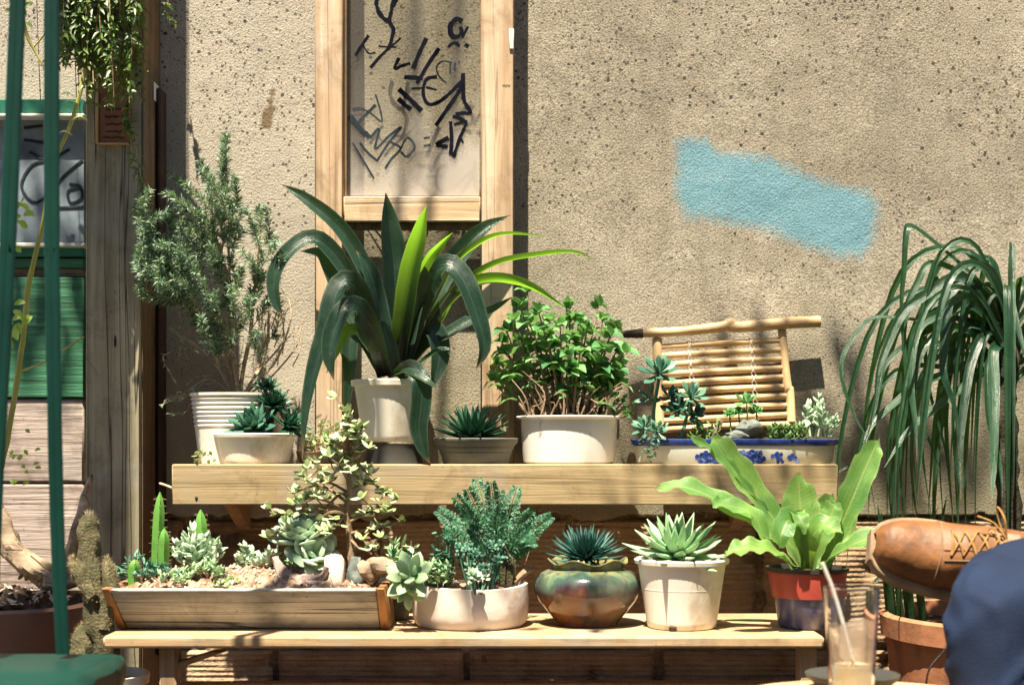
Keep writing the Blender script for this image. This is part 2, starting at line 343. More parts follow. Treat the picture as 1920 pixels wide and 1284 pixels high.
# ================= GROUND =================
g = MB(); g.grid([[V((x, y, 0)) for x in (-30, 30)] for y in (-30, 30)])
def m_ground():
    m = NT('paving'); b = m.node('TexBrick'); b.inputs['Scale'].default_value = 3; b.inputs['Mortar Size'].default_value = .015
    b.inputs['Color1'].default_value = (.06, .05, .04, 1); b.inputs['Color2'].default_value = (.09, .075, .06, 1); b.inputs['Mortar'].default_value = (.03, .03, .025, 1)
    m.lk(m.tc.outputs['Object'], b.inputs['Vector']); c = m.mix(m.noise(m.map(), 2, 5), b.outputs[0], (.05, .04, .035)); m.col(c); return m.set(.85, .2)
gr = one('ground', g, m_ground(), (0, 0, 0), 'brown paved courtyard ground under the benches', 'ground', smooth=False); gr['kind'] = 'structure'; del gr['category']

# ================= WALL =================
wall = thing('plastered_wall', (0, 0, 0), 'rough sand coloured plaster wall with a sprayed blue patch, bare brick at its foot', 'wall')
xs = np.concatenate([np.linspace(-3, -1.15, 12)[:-1], np.linspace(-1.15, 1.15, 470), np.linspace(1.15, 3, 12)[1:]])
zs = np.concatenate([np.linspace(.574, 1.66, 226), np.linspace(1.66, 2.7, 10)[1:]])
def poly_sdf(X, Z, poly):
    d = np.full(X.shape, 1e9); ins = np.zeros(X.shape, bool); n = len(poly)
    for i in range(n):
        ax, az = poly[i]; bx, bz = poly[(i+1) % n]; ex, ez = bx-ax, bz-az
        t = np.clip(((X-ax)*ex+(Z-az)*ez)/(ex*ex+ez*ez), 0, 1); d = np.minimum(d, np.hypot(X-ax-t*ex, Z-az-t*ez))
        c = ((az > Z) != (bz > Z)) & (X < (bx-ax)*(Z-az)/((bz-az)+1e-12)+ax); ins ^= c
    return np.where(ins, d, -d)
XX, ZZ = np.meshgrid(xs, zs)
def wp(pts): return [(PX(a, 0), PZ(b, 0)) for a, b in pts]
blue = poly_sdf(XX, ZZ, wp([(1270, 266), (1322, 262), (1345, 285), (1440, 298), (1500, 325), (1560, 348), (1625, 360), (1645, 385), (1640, 440), (1615, 480), (1570, 478), (1500, 455), (1430, 430), (1350, 412), (1285, 405), (1266, 360), (1272, 310)]))
stain = poly_sdf(XX, ZZ, wp([(507, 168), (514, 168), (512, 195), (520, 205), (512, 216), (507, 245), (489, 238), (491, 212), (503, 200)]))
crk = np.minimum(np.abs(ZZ-PZ(190, 0)-.006*np.sin(XX*60)), 1)+np.maximum(0, XX-PX(590, 0))*5+np.maximum(0, PX(515, 0)-XX)*5
rot = Matrix()
vy = np.zeros_like(XX)
for i in range(XX.shape[0]):
    for j in range(XX.shape[1]):
        if abs(XX[i, j]) < 1.16 and ZZ[i, j] < 1.67:
            p = V((XX[i, j], 0, ZZ[i, j])); a = noise.noise(p*3.2)*.004+noise.noise(p*14)*.001+noise.noise(p*60)*.0003+noise.noise(p*125)*.0002
            vy[i, j] = -a
ZZe = ZZ.copy()
for j in range(XX.shape[1]): ZZe[0, j] += .02*noise.noise(V((xs[j]*9, 0, 0)))+.008*noise.noise(V((xs[j]*40, 3, 0)))
me = bpy.data.meshes.new('plaster'); nv = XX.size; nr, nc = XX.shape
co = np.stack([XX, vy, ZZe], -1).reshape(-1, 3)
lip = np.stack([XX[0], np.full(nc, .03), ZZe[0]], -1); co = np.concatenate([co, lip])
idx = np.arange(nv).reshape(nr, nc); fa = np.stack([idx[:-1, :-1], idx[:-1, 1:], idx[1:, 1:], idx[1:, :-1]], -1).reshape(-1, 4)
li = np.arange(nc)+nv; fb = np.stack([li[:-1], li[1:], idx[0, 1:], idx[0, :-1]], -1); fa = np.concatenate([fa, fb])
me.from_pydata(co.tolist(), [], fa.tolist()); me.polygons.foreach_set('use_smooth', [True]*len(me.polygons))
for nm, arr in (('blue', blue), ('stain', stain), ('crack', crk)):
    at = me.attributes.new(nm, 'FLOAT', 'POINT'); at.data.foreach_set('value', np.concatenate([arr.reshape(-1), np.full(nc, -1.0 if nm != 'crack' else 1.)]).astype(np.float32))
def m_plaster():
    m = NT('sand plaster'); o = m.map()
    big = m.noise(o, 2.6, 5, .6, .4); mid = m.noise(o, 16, 5, .7, .4); fine = m.noise(o, 260, 4, .75)
    c = m.ramp(big, [(.3, (.27, .235, .18)), (.5, (.38, .335, .26)), (.72, (.50, .445, .355))])
    c = m.mix(m.ramp(mid, [(.35, .6), (.62, 0.0)]), c, (.25, .22, .165)); run = m.noise(m.map((7, 7, .8)), 1.6, 5, .65, .3); c = m.mix(m.ramp(run, [(.52, 0.0), (.7, .4)]), c, (.2, .185, .14)); pat = m.noise(m.map((1, 1, 1), (5, 1, 2)), 5.5, 6, .7, .6); c = m.mix(m.ramp(pat, [(.55, 0.0), (.68, .45)]), c, (.17, .165, .125))
    c = m.mix(.75, c, m.ramp(fine, [(.36, .3), (.56, 1.0)]), 'MULTIPLY')
    # grey green tint growing towards the foot, pock marks
    sep = m.node('SeparateXYZ'); m.lk(m.tc.outputs['Object'], sep.inputs[0])
    low = m.math('SUBTRACT', m.math('ADD', m.math('MULTIPLY', sep.outputs[2], -1.6), 2.0), m.math('MULTIPLY', m.noise(o, 3.1, 4), .9))
    c = m.mix(m.ramp(low, [(.0, 0.0), (.45, .6)]), c, (.2, .185, .115))
    # upper left of the wall is paler and cooler
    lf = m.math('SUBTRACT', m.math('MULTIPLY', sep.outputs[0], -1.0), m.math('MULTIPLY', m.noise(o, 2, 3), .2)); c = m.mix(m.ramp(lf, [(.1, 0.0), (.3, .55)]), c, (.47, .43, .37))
    for sc_, th, dk, am in ((75, .30, (.06, .052, .04), .85), (135, .30, (.08, .07, .055), .8), (40, .22, (.04, .038, .032), .9), (240, .22, (.1, .085, .06), .6)):
        vo = m.node('TexVoronoi'); vo.inputs['Scale'].default_value = sc_; m.lk(m.map(loc=(sc_, 0, 3)), vo.inputs['Vector'])
        dens = m.math('ADD', m.noise(m.map(loc=(0, 0, sc_)), 4.0, 4, .65), m.math('MULTIPLY', m.math('SUBTRACT', sep.outputs[2], 1.25), .22))
        sc2 = m.math('MULTIPLY', m.ramp(dens, [(.36, 0.0), (.58, 1.0)]), th)
        d = m.math('ADD', vo.outputs['Distance'], m.math('MULTIPLY', m.noise(o, sc_*2.2, 3, .7), .32))
        mk = m.math('LESS_THAN', d, m.math('ADD', sc2, .09)); c = m.mix(m.math('MULTIPLY', mk, am), c, dk)
    def attr(n):
        a = m.node('Attribute'); a.attribute_name = n; return a.outputs['Fac']
    s_ = m.math('ADD', attr('stain'), m.math('MULTIPLY', m.math('SUBTRACT', m.noise(o, 60, 4), .5), .016)); c = m.mix(m.ramp(m.math('ADD', m.math('MULTIPLY', s_, 60), .5), [(.3, 0.0), (.7, .85)]), c, (.13, .085, .04))
    k_ = m.math('ADD', attr('crack'), m.math('MULTIPLY', m.noise(o, 80, 3), .004)); c = m.mix(m.math('MULTIPLY', m.math('LESS_THAN', k_, .0042), .55), c, (.2, .13, .06))
    bl = m.math('ADD', attr('blue'), m.math('MULTIPLY', m.math('SUBTRACT', m.noise(o, 30, 5, .7), .5), .030)); bm_ = m.ramp(m.math('ADD', m.math('ADD', m.math('MULTIPLY', bl, 22), .5), m.math('MULTIPLY', m.math('SUBTRACT', m.noise(o, 120, 3, .7), .5), .8)), [(.2, 0.0), (.8, 1.0)])
    bc = m.ramp(m.noise(m.map((1, 1, 2.5)), 9, 6, .7), [(.3, (.11, .25, .31)), (.5, (.16, .33, .40)), (.7, (.2, .36, .42))]); bc = m.mix(.5, bc, m.ramp(fine, [(.3, .5), (.6, 1.0)]), 'MULTIPLY')
    c = m.mix(m.math('MULTIPLY', bm_, m.ramp(fine, [(.25, .6), (.5, .95)])), c, bc)
    m.col(c); h = m.math('ADD', m.noise(o, 250, 3, .65), m.math('MULTIPLY', fine, .5)); m.bump(h, .8, .0028)
    return m.set(.95, .12)
me.materials.append(m_plaster()); po = bpy.data.objects.new('plaster', me); COL.objects.link(po); po.parent = wall
def m_brick():
    m = NT('brown clay brick'); v = m.map((3, 3, 70)); g_ = m.noise(v, 1.6, 5, .6, .8); n_ = m.noise(m.map(), 14, 5, .65)
    geo = m.node('NewGeometry'); c = m.ramp(m.math('ADD', m.math('MULTIPLY', n_, .7), m.math('MULTIPLY', geo.outputs['Random Per Island'], .3)), [(.3, (.2, .135, .08)), (.5, (.33, .235, .145)), (.72, (.45, .35, .24))])
    c = m.mix(m.ramp(g_, [(.45, .0), (.6, .22)]), c, (.08, .045, .03)); m.col(c); m.bump(m.math('ADD', g_, m.noise(m.map(), 120, 4)), .9, .006); return m.set(.9, .15)
b = MB()
for row, (z0, z1, off) in enumerate([(-.05, .10, .1), (.115, .303, .30), (.318, .566, .12)]):
    for k in range(-4, 5):
        x0, x1 = k*.385+off, k*.385+off+.372; nz = int((z1-z0)/.0018); rows = []
        y0_ = .006+U(-.003, .003)
        for i in range(nz+1):
            z = z0+(z1-z0)*i/nz; gv = -.0009*math.sin(z*2*math.pi/.0105) if .004 < z-z0 < z1-z0-.004 else 0
            ed = max(0, 1-min(z-z0, z1-z)/.006)**2*.01
            rows.append([V((x0+(x1-x0)*j/36+.003*noise.noise(V((j, z*30, k))), y0_+gv+ed+max(0, 1-min(j, 36-j)/1.5)**2*.012+.004*noise.noise(V((x0+j*.01, row, z))*22)+max(0, noise.noise(V((x0+j*.01, 9, z))*16)-.28)*.05, z)) for j in range(37)])
        b.grid(rows)
b.build('brickwork', m_brick(), wall)
mo = MB(); rows = []
for i in range(61):
    rows.append([V((-1.4+k*.01, .017+.010*noise.noise(V((-1.4+k*.01, 0, i*.01))*28)+.006*noise.noise(V((-1.4+k*.01, 5, i*.01))*75), i*.01)) for k in range(281)])
mo.grid(rows); mo.build('mortar', m_mottle('crumbling mortar', [(.3, (.07, .05, .035)), (.55, (.2, .15, .1)), (.75, (.42, .35, .27))], 22, .95, 1.0, .1, bd=.01), wall)
bk = MB(); bk.box((-3, .032, 0), (3, .3, 2.7), bev=0); bk.build('core', M['terra'], wall, False)

# ledge under the bench
led = MB(); led.box((PX(395, -.2), -.2, .1), (PX(1545, -.2), -.005, PZ(1275, -.01)), bev=.004)
one('clay_ledge', led, M['terra'], (-.2, -.1, .1), 'orange terracotta ledge at the foot of the brick wall under the bench', 'ledge')

# ================= LEFT POST =================
post = thing('wooden_post', (-.76, -.07, 0), 'tall square weathered grey green timber post standing against the wall', 'post')
p = MB(); xl = PX(160, -.14); xr = PX(268, -.14); p.box((xl, -.14, 0), (xr-.004, -.02, 2.8), bev=.004); p.build('front_timber', M['post'], post)
p = MB(); p.box((xr-.0035, -.137, 0), (PX(268, -.137)+.001, -.005, 2.8), bev=.002); p.build('side_batten', M['post_side'], post)
kn = MB(); kn.rock((PX(216, -.14), -.1395, PZ(640, -.14)), (.003, .0012, .013), 2, 2, .2); kn.build('knot', M['hair'], post)
st = MB(); xx = xr+.0015; st.hull([(xx+a, b_, c_) for a in (0, .0008) for b_ in (-.065, -.02) for c_ in (PZ(157, -.05), PZ(191, -.05))], .0003)
one('sticker', st, M['pale_strip'], (xx, -.04, 1.4), 'small scratched pale sticker on the side of the weathered post', 'sticker')
dp = MB(); dp.box((PX(303, 0)+.001, -.05, .3), (PX(314, 0), -.006, PZ(170, -.02)), bev=.004)  # plain dark upright box on the wall beside the post
one('dark_strip', dp, m_mottle('dark brown strip', [(.3, (.03, .018, .012)), (.7, (.07, .04, .028))], 14, .8, .3), (-.7, -.03, .3), 'narrow dark brown upright strip on the wall beside the post', 'batten')
# plaque
pl = thing('plaque', (PX(215, -.15), -.15, PZ(270, -.15)), 'small copper brown framed plaque with dark writing hung on the post', 'plaque')
a = MB(); y = -.142; a.box((PX(188, y), -.152, PZ(270, y)), (PX(243, y), -.1405, PZ(130, y)), bev=.002); a.build('board', m_mottle('copper brown board', [(.3, (.16, .07, .04)), (.7, (.3, .15, .09))], 14, .6, .2), pl)
a = MB(); a.box((PX(183, y), -.156, PZ(272, y)), (PX(187.5, y), -.1405, PZ(130, y)), bev=.001); a.box((PX(187.7, y), -.156, PZ(273, y)), (PX(243, y), -.1405, PZ(270.3, y)), bev=.001)
a.build('edge_trim', M['bamboo'], pl)
a = MB()
def scribble(mb, x0, x1, py, y, hgt, n=9, r=.0006):
    pts = [P(x0+(x1-x0)*i/n+U(-1, 1), py+(hgt if i % 2 else -hgt)*U(.3, 1), y) for i in range(n+1)]
    mb.tube(pts, r, 4, n*2)
for py_ in (205, 219, 233, 247, 258): scribble(a, 194+U(0, 5), 235-U(0, 8), py_, -.1525, 3.5, 13)
a.build('writing', M['ink'], pl)

# ================= PAINTED PANEL AND PLANKS AT LEFT =================
y = -.03
pn = thing('painted_panel', (PX(60, y), -.02, PZ(480, y)), 'teal framed panel with smoky blue scribbles, left of the post', 'panel')
def fbox(mb, a, b_, c, d, y0, y1, bev=.002): mb.box((PX(a, y0), y0, PZ(d, y0)), (PX(b_, y0), y1, PZ(c, y0)), bev=bev)
a = MB(); fbox(a, -160, 157, 186, 212, -.055, -.01); a.build('top_rail', M['green_paint'], pn)
for ya, yb_ in ((212.5, 219), (455, 463)):
    a = MB(); fbox(a, -160, 157, ya, yb_, -.065, -.01); a.build('pale_moulding', M['pale_strip'], pn)
a = MB(); fbox(a, -160, 157, 463.5, 481, -.05, -.01); a.build('bottom_rail', M['green_paint'], pn)
mp = m_mottle('smoky blue pane', [(.32, (.07, .09, .11)), (.5, (.2, .25, .29)), (.7, (.36, .42, .46))], 7, .25, .02, .6)
a = MB(); fbox(a, -160, 157, 219.5, 454.5, -.035, -.012, 0); a.build('pane', mp, pn)
a = MB()
for q in ([(45, 240), (80, 236)], [(45, 262), (85, 268)], [(100, 300), (60, 310), (40, 350), (70, 380), (120, 330), (155, 300)], [(130, 345), (150, 350), (152, 372), (132, 380), (128, 358), (150, 352)], [(110, 390), (157, 388)], [(55, 285), (90, 300), (130, 280)]):
    a.tube([P(u, v, -.0365) for u, v in q], .0028, 6, flat=.2, hint=V((0, 1, 0)))
a.build('scribbles', M['ink2'], pn)
a = MB(); fbox(a, -160, 157, 484, 503, -.045, -.01); one('green_plank', a, M['green_plank'], P(60, 503, -.03), 'narrow green plank just under the smoky blue panel', 'plank')
a = MB(); fbox(a, -160, 157, 503.5, 519, -.03, -.01); one('worn_plank', a, M['plank'], P(60, 519, -.03), 'thin bare brown plank between the two green planks', 'plank')
a = MB(); fbox(a, -160, 157, 519.5, 745, -.045, -.01); one('green_plank', a, M['green_plank'], P(60, 745, -.03), 'wide green painted plank with flaking paint left of the post', 'plank')
a = MB(); fbox(a, -160, 157, 747, 904, -.04, -.01, .004); one('bleached_plank', a, M['plank'], P(60, 904, -.03), 'bleached bare plank directly below the wide green plank', 'plank', 'bleached planks left of the post')
a = MB(); fbox(a, -160, 157, 907, 1110, -.04, -.01, .004); one('bleached_plank', a, M['plank'], P(60, 1110, -.03), 'lowest bleached plank, behind the curved driftwood', 'plank', 'bleached planks left of the post')

# ================= FRAMED GLASS WITH GRAFFITI =================
y0, y1 = -.08, -.04
fr = thing('window_frame', (PX(778, -.08), -.08, .62), 'tall pale wooden frame leaning on the wall with a scribbled glass pane', 'window frame')
a = MB(); a.box((PX(590, y0), y0, .66), (PX(643.5, y0), y1, 2.6), bev=.003); a.build('stile', M['pale_z'], fr)
a = MB(); a.box((PX(901, y0), y0, .66), (PX(964, y0), y1, 2.6), bev=.003); a.build('stile', M['pale_z'], fr)
a = MB(); a.box((PX(644, y0), y0+.002, PZ(415, y0)), (PX(900.5, y0), y1, PZ(368, y0)), bev=.002); a.build('rail', M['pale_x'], fr)
a = MB(); a.box((PX(644, y0), y0+.002, 2.55), (PX(900.5, y0), y1, 2.6), bev=.002); a.build('rail', M['pale_x'], fr)
a = MB(); a.box((PX(644, y0), y0+.012, PZ(427, y0)), (PX(900.5, y0), y1, PZ(415.5, y0)), bev=.001); a.build('lower_bead', M['post_side'], fr)
a = MB(); a.box((PX(644, y0), -.072, PZ(367, y0)), (PX(650, y0), -.042, 2.54), bev=.001); a.build('side_bead', M['post_side'], fr)
a = MB(); a.box((PX(955, y0), y0-.004, PZ(93, y0)), (PX(963.5, y0), y0-.0002, PZ(55, y0)), bev=.001); a.build('hinge', M['white_plastic'], fr)
a = MB(); scribble(a, 942, 957, 160, y0-.0008, 2.5, 7, .0004); a.build('stamp', M['green_paint'], fr)
a = MB(); yg = -.058; a.box((PX(650.5, yg), yg, PZ(368, yg)+.001), (PX(899, yg), yg+.003, 2.549), bev=0)
def m_glass():
    m = NT('dusty window glass'); t = m.node('BsdfTransparent'); t.inputs[0].default_value = (.93, .93, .9, 1)
    gl = m.node('BsdfGlossy'); gl.inputs['Roughness'].default_value = .04; 
    mx = m.node('MixShader'); mx.inputs[0].default_value = .035; m.lk(t.outputs[0], mx.inputs[1]); m.lk(gl.outputs[0], mx.inputs[2])
    df = m.node('BsdfDiffuse'); df.inputs[0].default_value = (.62, .57, .52, 1)
    sep = m.node('SeparateXYZ'); m.lk(m.tc.outputs['Object'], sep.inputs[0])
    n_ = m.noise(m.map((2, 2, .8)), 5, 5, .6); lowz = m.math('ADD', m.math('MULTIPLY', m.math('SUBTRACT', sep.outputs[2], PZ(368, yg)-.62), -2.6), .55)
    dust = m.ramp(m.math('ADD', n_, lowz), [(.45, .05), (.75, .13), (1.05, .42)])
    m2 = m.node('MixShader'); m.lk(dust, m2.inputs[0]); m.lk(mx.outputs[0], m2.inputs[1]); m.lk(df.outputs[0], m2.inputs[2]); m.lk(m2.outputs[0], m.out.inputs[0]); return m.m
a.build('glass_pane', m_glass(), fr, False)
def Z5(q): return [P(560+u/2.986, v/2.986, yg-.0008) for u, v in q]
def strokes(mb, lst):
    for wd, q in lst:
        ps = Z5(q); n = max(4, 5*(len(q)-1)); pp = spline(ps, n); rows = []
        for i, c in enumerate(pp):
            T = (pp[min(i+1, n)]-pp[max(i-1, 0)]).normalized(); sd = T.cross(V((0, 1, 0))).normalized()
            k = L(wd/2.986, yg)*.62*(1+.35*noise.noise(c*160)); rows.append([c-sd*k, c+sd*k])
        yo = U(0, .0005); mb.grid([[r[0]-V((0, yo, 0)), r[1]-V((0, yo, 0))] for r in rows])
a = MB(); strokes(a, [(20, [(450, -40), (438, 0), (436, 30), (450, 72), (482, 110), (508, 122)]), (18, [(540, -40), (527, 20), (518, 70), (508, 120), (530, 165), (522, 215), (508, 262)]), (14, [(555, -10), (530, 40)]),
 (9, [(448, 262), (548, 266)]), (15, [(512, 265), (455, 320), (402, 382)]), (9, [(572, 215), (520, 262)]), (14, [(392, 200), (355, 255), (318, 312)]), (8, [(362, 258), (392, 300), (430, 296)]),
 (24, [(915, 122), (885, 108), (852, 140), (850, 185), (868, 208), (900, 206)]), (18, [(905, 150), (912, 180), (896, 210)]), (12, [(948, 150), (915, 215)]), (13, [(838, 265), (870, 240), (895, 262)]), (18, [(930, 250), (952, 264)]), (12, [(885, 235), (900, 262)]),
 (20, [(716, 215), (675, 300), (640, 388)]), (15, [(562, 325), (537, 385), (580, 370), (625, 355)]), (17, [(786, 272), (720, 370), (662, 470)]), (19, [(590, 434), (640, 436), (695, 440)]), (11, [(632, 498), (690, 494)]),
 (16, [(775, 432), (722, 442), (700, 485), (700, 540), (728, 585), (785, 572), (850, 520), (918, 450)]), (11, [(712, 490), (772, 505)]),
 (18, [(920, 415), (905, 500), (840, 600), (768, 705)]), (18, [(922, 410), (922, 480), (925, 560), (962, 632), (920, 634), (878, 642)]), (18, [(862, 652), (905, 665), (942, 690)]),
 (23, [(560, 500), (620, 555), (688, 622)]), (23, [(558, 553), (590, 585), (630, 615)]), (17, [(850, 680), (856, 780), (850, 868)]), (15, [(866, 882), (900, 780), (940, 690)]), (20, [(768, 812), (840, 772)]), (17, [(770, 815), (835, 822)]), (10, [(898, 760), (922, 802)]), (15, [(870, 700), (930, 680)])])
a.build('black_graffiti', M['ink'], fr)
a = MB(); strokes(a, [(8, [(860, 352), (805, 345), (772, 378), (786, 428), (826, 466)]), (8, [(850, 350), (848, 412)]), (9, [(878, 352), (868, 395)]), (7, [(896, 342), (900, 354)]),
 (22, [(286, 650), (340, 715), (398, 772)]), (14, [(330, 690), (380, 640), (432, 588)]), (8, [(430, 530), (455, 610), (465, 682), (410, 640), (350, 608), (300, 612)]), (11, [(398, 775), (452, 720), (428, 835), (500, 768), (575, 712), (505, 800), (440, 900)]),
 (8, [(302, 800), (350, 880), (422, 1000)]), (11, [(342, 800), (390, 860), (445, 905)]), (10, [(512, 795), (570, 832), (520, 890), (487, 940)]), (9, [(570, 835), (608, 772), (650, 822), (605, 878), (572, 850)]), (9, [(700, 775), (735, 770)]), (9, [(700, 818), (738, 812)]), (14, [(486, 935), (492, 944)])])
a.build('faded_graffiti', M['ink2'], fr)

# ================= UPPER SHELF =================
up = thing('upper_shelf', (0, -.14, .67), 'raised wooden shelf board with deep front edge carrying the back row of pots', 'shelf')
yt = -.27; zt = PZ(870, yt)
a = MB(); a.box((PX(322, yt), yt, PZ(946, yt)), (PX(1571, yt), yt+.025, zt), bev=.002); a.build('front_board', M['shelf'], up)
zs_ = zt-.004
a = MB(); a.box((PX(326, yt), yt+.026, zs_-.022), (PX(1568, yt), -.16, zs_), bev=.002); a.build('shelf_board', M['shelf'], up)
a = MB(); a.box((PX(326, yt), -.150, zs_-.022), (PX(1568, yt), -.052, zs_), bev=.002); a.build('shelf_board', M['shelf'], up)
for xq in (430, 1380):
    a = MB(); xw = PX(xq, -.1); a.hull([(xw+dx, yy, zz) for dx in (0, .025) for yy, zz in ((-.24, zs_-.0225), (-.012, zs_-.0225), (-.012, zs_-.13), (-.24, zs_-.045))], .001); a.build('bracket', M['leg'], up)
a = MB(); a.rock(P(368, 934, yt-.0005), (.003, .0015, .004), 3, 1); a.build('nail_hole', M['hair'], up)
# ================= BENCH =================
be = thing('bench', (0, -.42, 0), 'long low wooden bench carrying the front row of pots', 'bench')
yb = -.58; zb = PZ(1192, yb)
a = MB(); a.box((PX(192, yb), yb, PZ(1215, yb)), (PX(1546, yb), -.275, zb), bev=.004); a.build('bench_board', M['bench'], be)
for xq in (298, 1500):
    a = MB(); a.box((PX(xq, -.56), -.56, 0), (PX(xq+32, -.56), -.52, PZ(1215.5, -.58)-.001), bev=.003); a.build('leg', M['leg'], be)
a = MB(); a.hull([(PX(xa, -.53), yy, PZ(ya, -.53)) for yy in (-.545, -.515) for xa, ya in ((331, 1240), (331, 1253), (400, 1219), (425, 1219))], .001); a.build('brace', M['leg'], be)
a = MB(); a.box((PX(331, -.5), -.50, PZ(1280, -.5)), (PX(1498, -.5), -.49, PZ(1290, -.5)), bev=0); a.build('stretcher', M['leg'], be)

ob = MB(); ob.box((-7, -6.4, 0), (7, -6.0, 5.2), bev=0)  # unseen wall added behind the camera to cut the sky fill
one('sky_blocker_wall', ob, m_mottle('dark sky blocker', [(.3, (.08, .07, .055)), (.7, (.15, .13, .1))], 2, .9, .3), (0, -6.2, 0), 'dark wall added behind the viewer to block sky light and deepen the shade', 'wall', smooth=False)
# ================= POTS: shared builders =================
def pot_profile(r0, r1, h, rim=.0, rimh=.0, th=.004, foot=0):
    # outer wall from the base (radius r0) up to the rim (radius r1), then the inside down to the soil
    p = [(0, 0), (r0*.96, 0), (r0, .002)]
    for i in range(1, 9): t = i/9; p.append((r0+(r1-r0)*t, (h-rimh)*t))
    p.append((r1, h-rimh))
    if rim: p += [(r1+rim, h-rimh+.001), (r1+rim+.001, h-.002), (r1+rim-.001, h)]
    else: p += [(r1, h-.001)]
    p += [(r1-th, h), (r1-th, h-.006), (r1-th-.002, h-.05*min(1, h/.08))]
    return p
def soil_disc(c, r, sx=1, sy=1, bumpy=.004, n=28, rings=7):
    mb = MB(); c = V(c); rows = []
    for i in range(rings+1):
        rr = max(r*i/rings, 1e-4); rows.append([c+V((math.cos(a)*rr*sx, math.sin(a)*rr*sy, bumpy*(1-i/rings)+bumpy*noise.noise(V((math.cos(a)*rr*70, math.sin(a)*rr*70, c.x*9))))) for a in [2*math.pi*j/n for j in range(n)]])
    mb.grid(rows[::-1], True); return mb
def anchor(px, py, y): return P(px, py, y)

